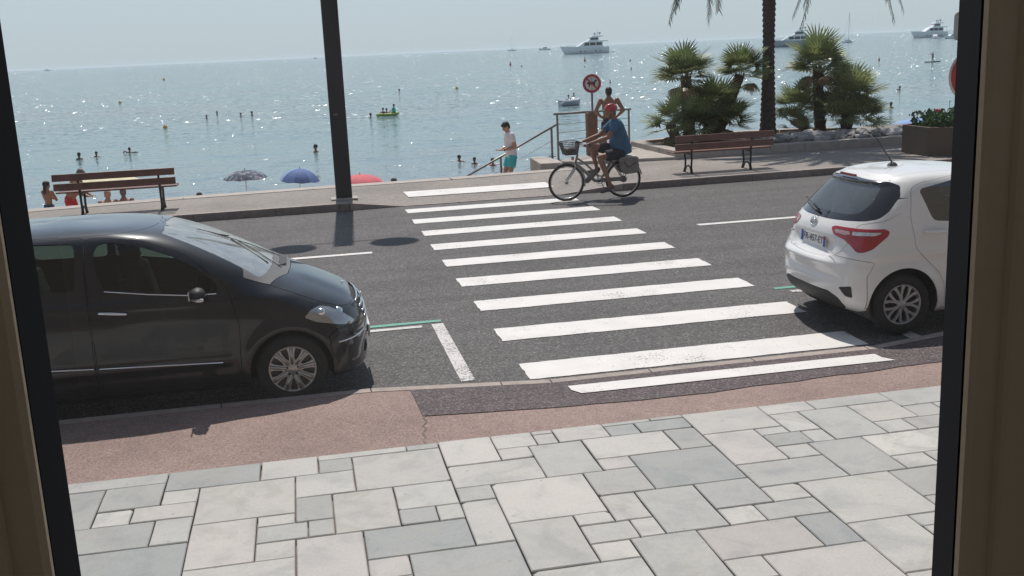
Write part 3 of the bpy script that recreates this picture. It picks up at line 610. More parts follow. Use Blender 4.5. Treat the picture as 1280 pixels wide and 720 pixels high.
def glassmat(name,tint,refl=1.5,veil=0):
    m,t,o=newmat(name);g=nn(t,'ShaderNodeBsdfGlossy');g.inputs['Roughness'].default_value=.015
    tr=nn(t,'ShaderNodeBsdfTransparent');tr.inputs[0].default_value=(*tint,1);fr=nn(t,'ShaderNodeFresnel');fr.inputs[0].default_value=refl
    mx=nn(t,'ShaderNodeMixShader');t.links.new(fr.outputs[0],mx.inputs[0]);t.links.new(tr.outputs[0],mx.inputs[1]);t.links.new(g.outputs[0],mx.inputs[2]);out=mx.outputs[0]
    if veil:  # pale diffuse layer brightens the glass in place of reflected sky
        d=nn(t,'ShaderNodeBsdfDiffuse');d.inputs[0].default_value=(.75,.78,.76,1);n=noise(t,coords(t),5,6,.7);f=nn(t,'ShaderNodeMapRange');f.inputs['From Min'].default_value=.3;f.inputs['From Max'].default_value=.7;f.inputs['To Min'].default_value=veil*.5;f.inputs['To Max'].default_value=veil*1.4;t.links.new(n,f.inputs[0])
        m2=nn(t,'ShaderNodeMixShader');t.links.new(f.outputs[0],m2.inputs[0]);t.links.new(out,m2.inputs[1]);t.links.new(d.outputs[0],m2.inputs[2]);out=m2.outputs[0]
    t.links.new(out,o.inputs[0]);return m
M_glass=glassmat('tinted_car_glass',(.42,.52,.46));M_dglass=glassmat('dark_car_glass',(.16,.19,.20),2.6,.05);M_scr=glassmat('windscreen_glass',(.42,.52,.52),9,.26);M_lens=glassmat('lamp_glass',(.9,.9,.9),6.5,.12)
M_frit=mat('black_glass_border',(.010,.010,.011),.12,coat=1,var=.1)
def panel(name,V,N,Q,m,parent,off=0,gap=.0025,skirt=.014,label=None):
    if len(Q)==0: return None
    V=V+N*off;E={}
    for a,b in ((0,1),(1,2),(2,3),(3,0)):
        for p,q in zip(Q[:,a],Q[:,b]): E.setdefault((min(p,q),max(p,q)),[]).append((p,q))
    be=[v[0] for v in E.values() if len(v)==1 and v[0][0]!=v[0][1]];bv=np.unique(np.array(be).ravel()) if be else np.array([],int)
    P=V.copy()
    if gap and len(bv):
        S=np.zeros_like(V);n=np.zeros(len(V));c=V[Q].mean(1)
        for k in range(4): np.add.at(S,Q[:,k],c);np.add.at(n,Q[:,k],1)
        d=S[bv]/n[bv][:,None]-V[bv];l=np.linalg.norm(d,axis=1)[:,None];P[bv]+=d/np.maximum(l,1e-6)*np.minimum(gap,l*.5)
    us=np.unique(Q.ravel());ix=np.full(len(V),-1);ix[us]=np.arange(len(us));vs=P[us].tolist();fs=ix[Q].tolist();ns=len(fs)
    if skirt and be:
        o=len(vs);mp={}
        for v in bv: mp[v]=len(vs);vs.append(P[v].tolist());vs.append((P[v]-N[v]*skirt).tolist())
        for p,q in be: fs.append([mp[q],mp[p],mp[p]+1,mp[q]+1])
    fs=[f for f in fs if len(set(f))>2 or True]
    me=bpy.data.meshes.new(name);me.from_pydata(vs,[],fs);me.polygons.foreach_set('use_smooth',[True]*len(fs));me.validate();me.update();me.materials.append(m)
    o=link(name,me,parent)
    if label: o['label']=label
    return o
def wheel(parent,x,y,z,r,wd,kind,name='wheel',steer=0):
    s=1 if y>0 else -1
    W=bpy.data.objects.new(name,None)
    tb=MB();h=wd/2
    prof=[(r*.66,-h*.8),(r*.70,-h*.97),(r*.80,-h),(r*.90,-h*.97),(r*.965,-h*.84),(r*.99,-h*.66)]
    for k,g in enumerate((-.62,-.30,-.26,.26,.30,.62)): prof.append((r-(.008 if k in (1,2,3,4) and 0 else 0),h*g))
    prof+=[(r*.99,h*.66),(r*.965,h*.84),(r*.90,h*.97),(r*.80,h),(r*.70,h*.97),(r*.66,h*.8),(r*.66,-h*.8)]
    tb.lathe(prof,48,'y')
    me=tb.mesh(name,M_tyre,True);W=link(name,me,parent,(x,y,z),(0,0,steer))
    f=s*h*.80           # outer face
    mb=MB();ro=r*.675
    mb.lathe([(ro,f*1.0),(ro*.975,f*1.10),(ro*.93,f*1.08),(ro*.90,f*.92),(ro*.88,f*.3),(ro*.86,-f)],40,'y')
    if kind=='alloy':
        for k in range(9):
            a0=math.pi/2+2*math.pi*k/9;P=[];
            for rr,ww in ((ro*.22,.030),(ro*.5,.021),(ro*.75,.026),(ro*.93,.040)):
                P.append((rr,ww))
            poly=[(math.cos(a0)*rr-math.sin(a0)*ww,math.sin(a0)*rr+math.cos(a0)*ww) for rr,ww in P]+[(math.cos(a0)*rr+math.sin(a0)*ww,math.sin(a0)*rr-math.cos(a0)*ww) for rr,ww in P[::-1]]
            mb.prism(poly,f*.55,f*(.96),'y')
            mb.tube([(math.cos(a0)*ro*.25,f*.97,math.sin(a0)*ro*.25),(math.cos(a0)*ro*.92,f*1.0,math.sin(a0)*ro*.92)],[.014,.017],6)
        mb.lathe([(0,f*1.02),(.030,f*1.02),(.034,f*.98),(.066,f*.97),(.072,f*.9),(.072,f*.5)],24,'y')
    else:
        for k in range(7):
            a0=math.pi/2+2*math.pi*k/7+.2
            def pt(rr,t): return (math.cos(a0+t)*rr*ro,math.sin(a0+t)*rr*ro)
            for sg in (-1,1):
                poly=[pt(.15,-.25*sg),pt(.15,.3*sg),pt(.55,.02*sg),pt(.96,.10*sg),pt(.96,.30*sg),pt(.66,.20*sg),pt(.42,.20*sg)]
                poly=[pt(.16,0),pt(.16,.45*sg),pt(.45,.21*sg),pt(.70,.26*sg),pt(.95,.36*sg),pt(.95,.16*sg),pt(.62,.05*sg),pt(.5,0)]
                mb.prism(poly,f*.7,f*(1.02),'y')
        mb.lathe([(0,f*1.1),(.030,f*1.08),(.046,f*1.02),(.046,f*.5)],24,'y')
    mb.build('rim',M_alu if kind=='alloy' else M_hubcap,W)
    mb=MB();mb.lathe([(ro*.88,f*.35),(ro*.5,f*.3),(0,f*.3)],28,'y');mb.build('brake_disc',M_plast if kind!='alloy' else M_greyp,W)
    if kind=='alloy':
        for k in range(5):
            a=math.pi/2+2*math.pi*k/5;MB().lathe([(0,f*1.05),(.009,f*1.05),(.011,f*.96)],8,'y',(math.cos(a)*.050,0,math.sin(a)*.050)).build('wheel_bolt',M_plast,W)
    return W
def circ(cx,cz,r,a0=0,a1=360,n=40): return [(cx+r*math.cos(R(a0+(a1-a0)*i/(n-1))),cz+r*math.sin(R(a0+(a1-a0)*i/(n-1)))) for i in range(n)]
sideR=lambda c,n:(c[:,1]<-.40)&(np.abs(n[:,1])>.30);sideL=lambda c,n:(c[:,1]>.40)&(np.abs(n[:,1])>.30)
def archpoly(hx,hz,r): return [(hx+r,-1)]+circ(hx,hz,r,0,180,36)+[(hx-r,-1)]
def seat(parent,x,y,back=1.0,w=.50):
    m=MB();m.box((x,y,.50),(.50,w,.16),bev=.05);m.box((x-.27,y,.83),(.13,w,.62),Matrix.Rotation(R(-14),3,'Y'),bev=.05)
    m.box((x-.36,y,1.22),(.09,.26,.17),Matrix.Rotation(R(-8),3,'Y'),bev=.035);m.tube([(x-.35,y-.06,1.1),(x-.35,y-.06,1.2)],.008,6);m.tube([(x-.35,y+.06,1.1),(x-.35,y+.06,1.2)],.008,6)
    m.build('seat',M_seat,parent)
# ---------------------------------------------------------------- black compact people carrier
car=thing('parked_car','black compact car parked at the kerb, nose pointing at the crossing','car',(-.22,9.72,.012))
V,Q=car_surface(BLACK,420,120,blk_disp);N=vnormals(V,Q)
if (N[Q].mean(1)[:,1]*V[Q].mean(1)[:,1]).sum()<0: Q=Q[:,::-1].copy();N=-N
for hx in (0,-2.568):
    for cnd in (sideR,sideL): _,Q=split(V,N,Q,archpoly(hx,.30,.348),SIDE,cnd)
U0=Q.copy()
win_f=rnd([(-1.445,1.115),(-1.50,1.30),(-1.505,1.40),(-1.47,1.475),(-1.38,1.480),(-1.15,1.437),(-.90,1.340),(-.70,1.215),(-.56,1.095),(-.545,1.02),(-.80,1.025),(-1.10,1.060)],.045,5)
win_r=rnd([(-1.67,1.125),(-1.655,1.30),(-1.655,1.485),(-1.95,1.500),(-2.30,1.485),(-2.50,1.44),(-2.46,1.30),(-2.30,1.14)],.045,5)
win_q=rnd([(-2.40,1.16),(-2.56,1.42),(-2.75,1.37),(-2.86,1.20)],.04,5)
G={}
for s,cnd in (('R',sideR),('L',sideL)):
    for nm,poly in (('door_glass',win_f),('door_glass_r',win_r),('quarter_glass',win_q)):
        G[nm+s],Q=split(V,N,Q,poly,SIDE,cnd)
front=lambda c,n:(n[:,0]>.2)&(c[:,2]>.95)&(c[:,0]>-1.3);back=lambda c,n:(n[:,0]<-.3)&(c[:,2]>.9)
ws=rnd([(-.68,1.085),(-.40,1.118),(0,1.132),(.40,1.118),(.68,1.085),(.64,1.18),(.60,1.30),(.545,1.44),(.50,1.50),(.25,1.523),(0,1.53),(-.25,1.523),(-.50,1.50),(-.545,1.44),(-.60,1.30),(-.64,1.18)],.03,4)
G['ws'],Q=split(V,N,Q,ws,END,front)
rs=rnd([(-.60,1.12),(.60,1.12),(.54,1.46),(-.54,1.46)],.06,5);G['rs'],Q=split(V,N,Q,rs,END,back)
# headlights, seen from 45 degrees
hl=rnd([(-.515,.745),(-.455,.800),(-.36,.818),(-.275,.795),(-.17,.724),(-.055,.632),(-.13,.618),(-.25,.640),(-.44,.696)],.02,4)
dR=((.7071,.7071,0),(0,0,1));dL=((.7071,-.7071,0),(0,0,1))
H={}
H['R'],Q=split(V,N,Q,hl,dR,lambda c,n:(c[:,1]<-.2)&(c[:,0]>0)&(c[:,2]<.9));H['L'],Q=split(V,N,Q,hl,dL,lambda c,n:(c[:,1]>.2)&(c[:,0]>0)&(c[:,2]<.9))
gr=rnd([(-.36,.775),(-.44,.70),(-.42,.60),(-.30,.565),(.30,.565),(.42,.60),(.44,.70),(.36,.775),(0,.80)],.04,5)
GR,Q=split(V,N,Q,gr,END,lambda c,n:(c[:,0]>.3)&(n[:,0]>.2))
lg=rnd([(-.50,.42),(-.55,.30),(.55,.30),(.50,.42)],.04,5);LG,Q=split(V,N,Q,lg,END,lambda c,n:(c[:,0]>.3)&(n[:,0]>.2))
bon=rnd([(-.13,-.715),(.02,-.40),(.045,-.15),(.045,.15),(.02,.40),(-.13,.715),(.10,.735),(.30,.72),(.44,.66),(.52,.56),(.575,.36),(.595,.15),(.595,-.15),(.575,-.36),(.52,-.56),(.44,-.66),(.30,-.72),(.10,-.735)],.02,3)
BON,Q=split(V,N,Q,bon,TOP,lambda c,n:(n[:,2]>.25)&(c[:,2]>.7)&(c[:,2]<1.12))
cowl=rnd([(-.32,-.76),(-.13,-.715),(.02,-.40),(.045,-.15),(.045,.15),(.02,.40),(-.13,.715),(-.32,.76),(-.1,.5),(-.02,0),(-.1,-.5)],.01,3)
COW,Q=split(V,N,Q,[(-.13,-.715),(.02,-.40),(.045,-.15),(.045,.15),(.02,.40),(-.13,.715),(-.34,.74),(-.34,-.74)],TOP,lambda c,n:(n[:,2]>.3)&(c[:,2]>1.0)&(c[:,2]<1.16))
bum=[(.36,.05),(.36,.30),(.33,.56),(.40,.612),(.9,.60),(.9,.05)]
BUM,Q=split(V,N,Q,bum,SIDE,lambda c,n:c[:,0]>.2)
rb=[(-3.3,.05),(-3.3,.66),(-2.86,.66),(-2.82,.55),(-2.84,.05)];RB,Q=split(V,N,Q,rb,SIDE,lambda c,n:c[:,0]<-2.6)
dr_f=rnd([(-.42,.25),(-.40,.75),(-.47,1.05),(-.80,1.345),(-1.12,1.475),(-1.47,1.522),(-1.56,1.522),(-1.57,1.25),(-1.56,.9),(-1.555,.25)],.04,4)
dr_r=rnd([(-1.57,.25),(-1.575,.9),(-1.585,1.25),(-1.58,1.525),(-2.0,1.532),(-2.42,1.505),(-2.60,1.40),(-2.48,1.15),(-2.36,.85),(-2.24,.66),(-2.18,.40),(-2.16,.25)],.04,4)
DF={};DR={}
for s,cnd in (('R',sideR),('L',sideL)): DF[s],Q=split(V,N,Q,dr_f,SIDE,cnd);DR[s],Q=split(V,N,Q,dr_r,SIDE,cnd)
ROOF,Q=split(V,N,Q,[(-.96,-.9),(-.96,.9),(-2.75,.9),(-2.75,-.9)],TOP,lambda c,n:(n[:,2]>.75)&(c[:,2]>1.535))
panel('body',V,N,Q,M_blk,car);panel('bonnet',V,N,BON,M_blk,car,.002);panel('front_bumper',V,N,BUM,M_blk,car,.003);panel('rear_bumper',V,N,RB,M_blk,car,.003)
panel('roof',V,N,ROOF,M_blk,car,.0);panel('cowl_cover',V,N,COW,M_greyp,car,.004)
for s in 'RL':
    d=panel('door',V,N,DF[s],M_blk,car,.001);panel('glass',V,N,G['door_glass'+s],M_glass,d,-.006,0,0)
    d2=panel('door',V,N,DR[s],M_blk,car,.001);panel('glass',V,N,G['door_glass_r'+s],M_glass,d2,-.006,0,0);panel('quarter_window',V,N,G['quarter_glass'+s],M_glass,car,-.006,0,0)
    sy=-1 if s=='R' else 1
    for dd,hx,hz in ((d,-1.385,.925),(d2,-2.2,.965)):
        MB().tube([(hx-.115,sy*.872,hz+.014),(hx-.10,sy*.905,hz+.014),(hx,sy*.912,hz+.004),(hx+.10,sy*.905,hz-.010),(hx+.115,sy*.872,hz-.012)],[.010,.013,.014,.013,.010],8).build('handle',M_chrome,dd)
    for dd,xa,xb,za,zb in ((d,-1.54,-.56,.474,.430),(d2,-2.12,-1.585,.505,.476)):
        MB().tube([(xa,sy*.898,za),(xb,sy*.896,zb)],.009,6).build('trim_strip',M_chrome,dd)
    # belt line chrome
    MB().tube([(-.56,sy*.846,1.012),(-.80,sy*.846,1.018),(-1.10,sy*.842,1.052),(-1.44,sy*.834,1.104)],.006,6).build('belt_trim',M_chrome,d)
    # mirror
    mm=MB();mm.ell((-.70,sy*.945,1.045),(.062,.090,.050));mm.box((-.665,sy*.885,1.015),(.06,.08,.035),bev=.01);mo=mm.build('door_mirror',M_plast,car)
    MB().tube([(-.765,sy*.93,1.004),(-.70,sy*1.02,1.000),(-.655,sy*1.045,1.008)],.016,6).build('indicator',M_clear,mo)
    MB().box((-.762,sy*.965,1.045),(.010,.16,.080),bev=.004).build('mirror_glass',M_dglass,mo)
    h=panel('headlight',V,N,H[s],M_lens,car,.004,.001,.004)
    panel('reflector',V,N,H[s],M_refl,h,-.012,.002,.0)
    mm=MB()
    for q,(hx,hz,rr) in enumerate(((.40,.715,.055),(.25,.755,.042))):
        yy=sy*(.66 if q==0 else .77);c0=Vector((hx+.035,yy+sy*.03,hz+.01));rm=rot2((.8,sy*.55,.25));pr=[(0,.03),(rr*.6,.025),(rr,.0),(rr,-.05)]
        b=len(mm.v);mm.lathe(pr,18,'z');mm.v[b:]=[tuple(c0+rm@Vector(v)) for v in mm.v[b:]]
    mm.build('lamp_bowl',M_chrome,h)
    # side seam across the wing, black pillar wedge in front of the door glass
panel('windscreen',V,N,G['ws'],M_scr,car,-.004,0,0);panel('rear_window',V,N,G['rs'],M_dglass,car,-.004,0,0)
panel('grille',V,N,GR,M_plast,car,-.02,0,0);panel('lower_grille',V,N,LG,M_plast,car,-.02,0,0)
def sx_(y,z):
    i=np.argmin((V[:,1]-y)**2+(V[:,2]-z)**2+1e3*(V[:,0]<.2));return float(V[i,0])
for k in range(4):
    zz=.605+k*.047;P=[]
    for yy in np.linspace(-.40,.40,13):
        P.append((sx_(yy,zz)+.002,yy,zz))
    MB().tube(P,.010,6,flat=(0,0,1)).build('grille_bar',M_chrome,car)
MB().lathe([(0,.004),(.05,.003),(.058,0),(.058,-.01)],24,'x',(sx_(0,.69)+.004,0,.69)).build('grille_badge',M_chrome,car)
MB().lathe([(0,.010),(.018,.008),(.022,0)],16,'z',(.50,-.0,.850)).build('bonnet_badge',M_chrome,car)
MB().tube([(sx_(y,z)+.003,y,z) for y,z in [(-.83,.495),(-.79,.497),(-.72,.50),(-.62,.508),(-.5,.513),(-.3,.52),(0,.522),(.3,.52),(.5,.513),(.62,.508),(.72,.50),(.79,.497),(.83,.495)]],.008,6).build('bumper_trim',M_chrome,car)
MB().box((.70,0,.43),(.02,.52,.11),bev=.004).build('number_plate',M_white,car)
# underlay: dark shell, wheel wells, floor
cu=V[U0].mean(1);panel('inner_shell',V,N,U0[cu[:,2]<.80],M_plast,car,-.028,0,0)
for hx in (0,-2.568):
    for sy in (-1,1):
        A=circ(hx,.30,.350,-20,200,24);b=[(x,sy*.60,z) for x,z in A]+[(x,sy*.865,z) for x,z in A]
        MB().add(b,[(i,i+1,24+i+1,24+i) for i in range(23)]+[tuple(range(24))],True).build('wheel_well',M_plast,car,fixn=False)
MB().box((-1.25,0,.26),(3.6,1.24,.10)).build('floor_pan',M_plast,car)
for hx in (0,-2.568):
    for sy in (-1,1): wheel(car,hx,sy*.775,.302,.302,.19,'alloy')
inter=MB();inter.box((-.33,0,.93),(.62,1.44,.14),Matrix.Rotation(R(6),3,'Y'),bev=.05);inter.build('dashboard',M_seat,car)
st=MB();st.tube([(-.83+.06*math.sin(a)*.5,.36+.175*math.cos(a),1.0+.165*math.sin(a)) for a in [2*math.pi*i/28 for i in range(28)]],.014,8,closed=True);st.tube([(-.83,.20,1.0),(-.80,.36,.98),(-.83,.52,1.0)],.016,6);st.tube([(-.80,.36,.98),(-.50,.36,.92)],.03,8);st.build('steering_wheel',M_greyp,car)
for sx,syy in ((-1.0,.36),(-1.0,-.36),(-1.95,.36),(-1.95,-.36)): seat(car,sx,syy)
# wipers
wp=MB()
wp.tube([(-.02,.22,1.085),(-.30,.12,1.245),(-.60,-.02,1.395),(-.73,-.10,1.455)],.004,5);wp.tube([(-.48,.10,1.338),(-.98,-.21,1.518)],.006,5);wp.build('wiper',M_plast,car)
wp=MB();wp.tube([(-.03,-.30,1.085),(-.22,-.10,1.20),(-.40,.06,1.295)],.004,5);wp.tube([(-.14,-.32,1.14),(-.46,.02,1.325)],.006,5);wp.build('wiper',M_plast,car)
wp=MB();wp.tube([(-.0,-.12,1.082),(-.06,-.26,1.092),(-.13,-.42,1.085)],.014,6);wp.box((-.05,.05,1.098),(.13,.40,.010),Matrix.Rotation(R(20),3,'Y'),bev=.004);wp.build('wiper_linkage',M_plast,car)
# ---------------------------------------------------------------- white hatchback
wc=thing('parked_car','white hatchback parked at the kerb with red tail lights, beyond the crossing','car',(5.60,9.85,.012))
V,Q=car_surface(WHITE,420,124,wht_disp);N=vnormals(V,Q)
if (N[Q].mean(1)[:,1]*V[Q].mean(1)[:,1]).sum()<0: Q=Q[:,::-1].copy();N=-N
for hx in (0,2.51):
    for cnd in (sideR,sideL): _,Q=split(V,N,Q,archpoly(hx,.315,.352),SIDE,cnd)
U0=Q.copy()
qw=rnd([(.215,1.375),(.24,1.40),(.58,1.462),(.83,1.475),(.83,1.085),(.50,1.085),(.335,1.098),(.30,1.14)],.04,5)
fw_=rnd([(.90,1.475),(1.15,1.46),(1.55,1.35),(1.95,1.10),(1.90,1.06),(.90,1.085)],.04,5)
G={}
for s,cnd in (('R',sideR),('L',sideL)):
    G['q'+s],Q=split(V,N,Q,qw,SIDE,cnd);G['f'+s],Q=split(V,N,Q,fw_,SIDE,cnd)
rback=lambda c,n:(n[:,0]<-.12)&(c[:,2]>1.0)
rg=rnd([(-.52,1.462),(0,1.482),(.52,1.462),(.60,1.43),(.665,1.34),(.705,1.20),(.695,1.135),(.62,1.112),(.45,1.103),(.2,1.095),(-.2,1.095),(-.45,1.103),(-.62,1.112),(-.695,1.135),(-.705,1.20),(-.665,1.34),(-.60,1.43)],.02,3)
rgi=rnd([(-.42,1.435),(.42,1.435),(.50,1.40),(.555,1.27),(.53,1.18),(.42,1.155),(-.42,1.155),(-.53,1.18),(-.555,1.27),(-.50,1.40)],.03,4)
RGi,Q=split(V,N,Q,rgi,END,rback);RGo,Q=split(V,N,Q,rg,END,rback)
ws2=rnd([(-.66,1.075),(.66,1.075),(.60,1.30),(.52,1.46),(-.52,1.46),(-.60,1.30)],.04,4);G['ws'],Q=split(V,N,Q,ws2,END,lambda c,n:(n[:,0]>.2)&(c[:,2]>1.0))
# tail lights, seen from the corner

tR=((.7071,-.7071,0),(0,0,1));tL=((.7071,.7071,0),(0,0,1))
tl=rnd([(-.124,1.029),(-.087,1.046),(.217,1.043),(.411,1.047),(.455,1.025),(.445,.983),(.327,.863),(.246,.831),(.178,.830),(.133,.872),(.042,.934),(-.088,.967)],.015,3)
tc1=rnd([(-.085,1.022),(.085,1.018),(.10,.985),(.05,.972),(-.075,.985)],.012,3);tc2=rnd([(.115,1.016),(.40,1.018),(.35,.985),(.11,.978)],.012,3)
TQ={}
for s,D_,cnd in (('R',tR,lambda c,n:(c[:,1]<-.15)&(c[:,0]<.1)),('L',tL,lambda c,n:(c[:,1]>.15)&(c[:,0]<.1))):
    T1,Q=split(V,N,Q,tl,D_,cnd)
    a,T1=split(V,N,T1,tc1,D_,cnd);b,T1=split(V,N,T1,tc2,D_,cnd);TQ[s]=(T1,a,b)
brk_=rnd([(-.155,1.492),(.155,1.492),(.15,1.510),(-.15,1.510)],.006,3)
hat=rnd([(-.60,1.075),(-.585,.90),(-.52,.80),(-.40,.748),(0,.735),(.40,.748),(.52,.80),(.585,.90),(.60,1.075),(.735,1.12),(.745,1.20),(.70,1.34),(.62,1.47),(.55,1.512),(0,1.53),(-.55,1.512),(-.62,1.47),(-.70,1.34),(-.745,1.20),(-.735,1.12)],.02,3)
HAT,Q=split(V,N,Q,hat,END,lambda c,n:(c[:,0]<.0)&(n[:,0]<-.1)&(c[:,2]>.6))
low=rnd([(-.44,.415),(.44,.415),(.56,.365),(.60,.27),(.50,.235),(.30,.10),(-.30,.10),(-.50,.235),(-.60,.27),(-.56,.365)],.03,3)
LOW,Q=split(V,N,Q,low,END,lambda c,n:(c[:,0]<-.3)&(n[:,0]<.2))
rf=rnd([(.02,.475),(.155,.500),(.165,.385),(.09,.395)],.012,3)
RF={}
RF['R'],Q=split(V,N,Q,rf,tR,lambda c,n:(c[:,1]<-.3)&(c[:,0]<0));RF['L'],Q=split(V,N,Q,rf,tL,lambda c,n:(c[:,1]>.3)&(c[:,0]<0))
bum=[(-.9,.03),(-.9,.80),(-.55,.775),(-.30,.735),(-.37,.60),(-.375,.03)]
BUM,Q=split(V,N,Q,bum,SIDE,lambda c,n:c[:,0]<-.1)
fbum=[(2.95,.05),(2.95,.45),(2.92,.66),(3.6,.66),(3.6,.05)];FB,Q=split(V,N,Q,fbum,SIDE,lambda c,n:c[:,0]>2.5)
fh=rnd([(2.75,.72),(3.15,.68),(3.28,.68),(3.2,.78),(2.85,.86)],.02,3);FH={}
for s,cnd in (('R',lambda c,n:(c[:,1]<-.35)&(c[:,0]>2.5)),('L',lambda c,n:(c[:,1]>.35)&(c[:,0]>2.5))): FH[s],Q=split(V,N,Q,fh,SIDE,cnd)
bon=rnd([(2.42,-.68),(2.55,-.3),(2.58,0),(2.55,.3),(2.42,.68),(2.9,.66),(3.18,.45),(3.22,0),(3.18,-.45),(2.9,-.66)],.03,4);BON,Q=split(V,N,Q,bon,TOP,lambda c,n:(n[:,2]>.2)&(c[:,2]>.7)&(c[:,2]<1.15))
d_r=rnd([(.86,.26),(.86,1.50),(.58,1.50),(.235,1.455),(.135,1.405),(.085,1.155),(.110,.862),(.155,.80),(.28,.68),(.37,.59),(.425,.48),(.44,.26)],.035,4)
d_f=rnd([(.87,.26),(.87,1.50),(1.2,1.485),(1.62,1.36),(2.0,1.12),(2.06,.9),(2.02,.26)],.035,4)
DR={};DF={}
for s,cnd in (('R',sideR),('L',sideL)): DR[s],Q=split(V,N,Q,d_r,SIDE,cnd);DF[s],Q=split(V,N,Q,d_f,SIDE,cnd)
rp=rnd([(-.02,-.44),(.10,-.485),(.85,-.50),(1.15,-.46),(1.15,.46),(.85,.50),(.10,.485),(-.02,.44),(-.045,0)],.03,4);ROOF,Q=split(V,N,Q,rp,TOP,lambda c,n:(n[:,2]>.6)&(c[:,2]>1.40))
panel('body',V,N,Q,M_wht,wc);panel('rear_bumper',V,N,BUM,M_wht,wc,.003);panel('front_bumper',V,N,FB,M_wht,wc,.003);panel('roof',V,N,ROOF,M_wht,wc);panel('bonnet',V,N,BON,M_wht,wc,.002)
ha=panel('tailgate',V,N,HAT,M_wht,wc,.001);panel('rear_window',V,N,RGi,M_dglass,wc,.001,0,0);panel('window_border',V,N,RGo,M_frit,wc,.001,.002,.01);panel('windscreen',V,N,G['ws'],M_scr,wc,-.004,0,0)
panel('lower_bumper_trim',V,N,LOW,M_plast,wc,.006)
for s in 'RL':
    sy=-1 if s=='R' else 1
    l=panel('tail_light',V,N,TQ[s][0],M_red,wc,.006,.002,.012);panel('clear_lens',V,N,TQ[s][1],M_tclear,l,.004,.001,.01);panel('clear_lens',V,N,TQ[s][2],M_clear,l,.004,.001,.01)
    r_=panel('bumper_recess',V,N,RF[s],M_plast,wc,-.006,0,.0)
    d=panel('door',V,N,DR[s],M_wht,wc,.001);panel('glass',V,N,G['q'+s],M_dglass,d,-.004,0,0)
    d2=panel('door',V,N,DF[s],M_wht,wc,.001);panel('glass',V,N,G['f'+s],M_dglass,d2,-.004,0,0)
    panel('headlight',V,N,FH[s],M_clear,wc,.002)
    for dd,hx in ((d,.31),(d2,1.25)):
        MB().tube([(hx-.11,sy*.818,1.005),(hx-.09,sy*.852,1.006),(hx,sy*.860,1.003),(hx+.09,sy*.856,1.0),(hx+.11,sy*.822,.998)],[.012,.016,.017,.016,.012],8).build('handle',M_wht,dd)
    mm=MB();mm.ell((1.95,sy*.95,1.10),(.08,.12,.07));mm.box((1.97,sy*.86,1.07),(.06,.08,.03));mm.build('door_mirror',M_wht,wc)
MB().prism([(-.15,-.010),(.15,-.010),(.142,.012),(-.142,.012)],-.012,.012,'x',(-.158,0,1.497)).build('brake_light',M_red,wc)
# number plate FR-457-ET in its recess
np_=MB().prism(rnd([(-.26,-.055),(.26,-.055),(.26,.055),(-.26,.055)],.008,3),-.004,.004,'x',(0,0,0)).build('number_plate',M_white,wc,(-.5425,-.03,.872),(0,R(4),0))
mp=mat('plate_blue',(.02,.06,.38),.4);mk=mat('plate_black',(.012,.012,.012),.5)
for yy in (-.237,.237): MB().box((-.0052,yy,0),(.002,.044,.106)).build('plate_band',mp,np_)
MB().box((-.0065,-.237,.032),(.001,.036,.030)).build('plate_mark',M_red,np_)
MT=Matrix(((0,0,-1,-.0055),(-1,0,0,0),(0,1,0,0),(0,0,0,1)))
text_mesh('FR-457-ET',.098,'lettering',mk,np_,MT)
# oval badge, lettering on the hatch
bd=MB();zz=1.045
bd.tube([(-.5-.028+.012*math.sin(a),.060*math.cos(a),zz+.042*math.sin(a)) for a in [2*math.pi*i/24 for i in range(24)]],.006,6,closed=True)
bd.tube([(-.53+.008*math.sin(a),.022*math.cos(a),zz+.040*math.sin(a)) for a in [2*math.pi*i/18 for i in range(18)]],.005,6,closed=True)
bd.tube([(-.53,.040*math.cos(a),zz+.014+.018*math.sin(a)) for a in [2*math.pi*i/18 for i in range(18)]],.005,6,closed=True);bd.build('badge',M_chrome,wc)
for yy,n in ((.42,4),(-.40,5)):
    m_=MB()
    for k in range(n): m_.box((-.574+.012*abs(yy),yy-.022*k,.80 if yy<0 else .90),(.006,.014,.022),bev=.002)
    m_.build('small_lettering',M_chrome,wc)
wp=MB();wp.tube([(-.475,.0,1.135),(-.46,.16,1.155),(-.43,.33,1.19)],[.016,.010,.006],6);wp.tube([(-.452,.06,1.155),(-.405,.42,1.235)],.007,5);wp.build('rear_wiper',M_plast,wc)
MB().box((-.305,-.44,1.215),(.003,.055,.060),Matrix.Rotation(R(42),3,'Y')).build('sticker',M_white,wc)
MB().box((-.309,-.44,1.215),(.003,.028,.022),Matrix.Rotation(R(42),3,'Y')).build('sticker_print',mk,wc)
an=MB();an.lathe([(.055,0),(.045,.015),(.02,.035),(0,.04)],16,'z',(.33,0,1.553));an.tube([(.33,0,1.58),(.24,.0,1.70),(.13,.0,1.86)],[.008,.006,.004],6);an.build('aerial',M_plast,wc)
cu=V[U0].mean(1);panel('inner_shell',V,N,U0[(cu[:,2]<.85)],M_plast,wc,-.028,0,0)
for hx in (0,2.51):
    for sy in (-1,1):
        A=circ(hx,.315,.354,-20,200,24);b=[(x,sy*.58,z) for x,z in A]+[(x,sy*.825,z) for x,z in A]
        MB().add(b,[(i,i+1,24+i+1,24+i) for i in range(23)]+[tuple(range(24))],True).build('wheel_well',M_plast,wc,fixn=False)
MB().box((1.3,0,.27),(3.3,1.20,.10)).build('floor_pan',M_plast,wc)
for hx in (0,2.51):
    for sy in (-1,1): wheel(wc,hx,sy*.735,.300,.300,.19,'cap')
for sx,syy in ((.55,.33),(.55,-.33),(1.45,.36),(1.45,-.36)): seat(wc,sx,syy)
MB().box((2.1,0,.95),(.5,1.36,.14),bev=.05).build('dashboard',M_seat,wc)

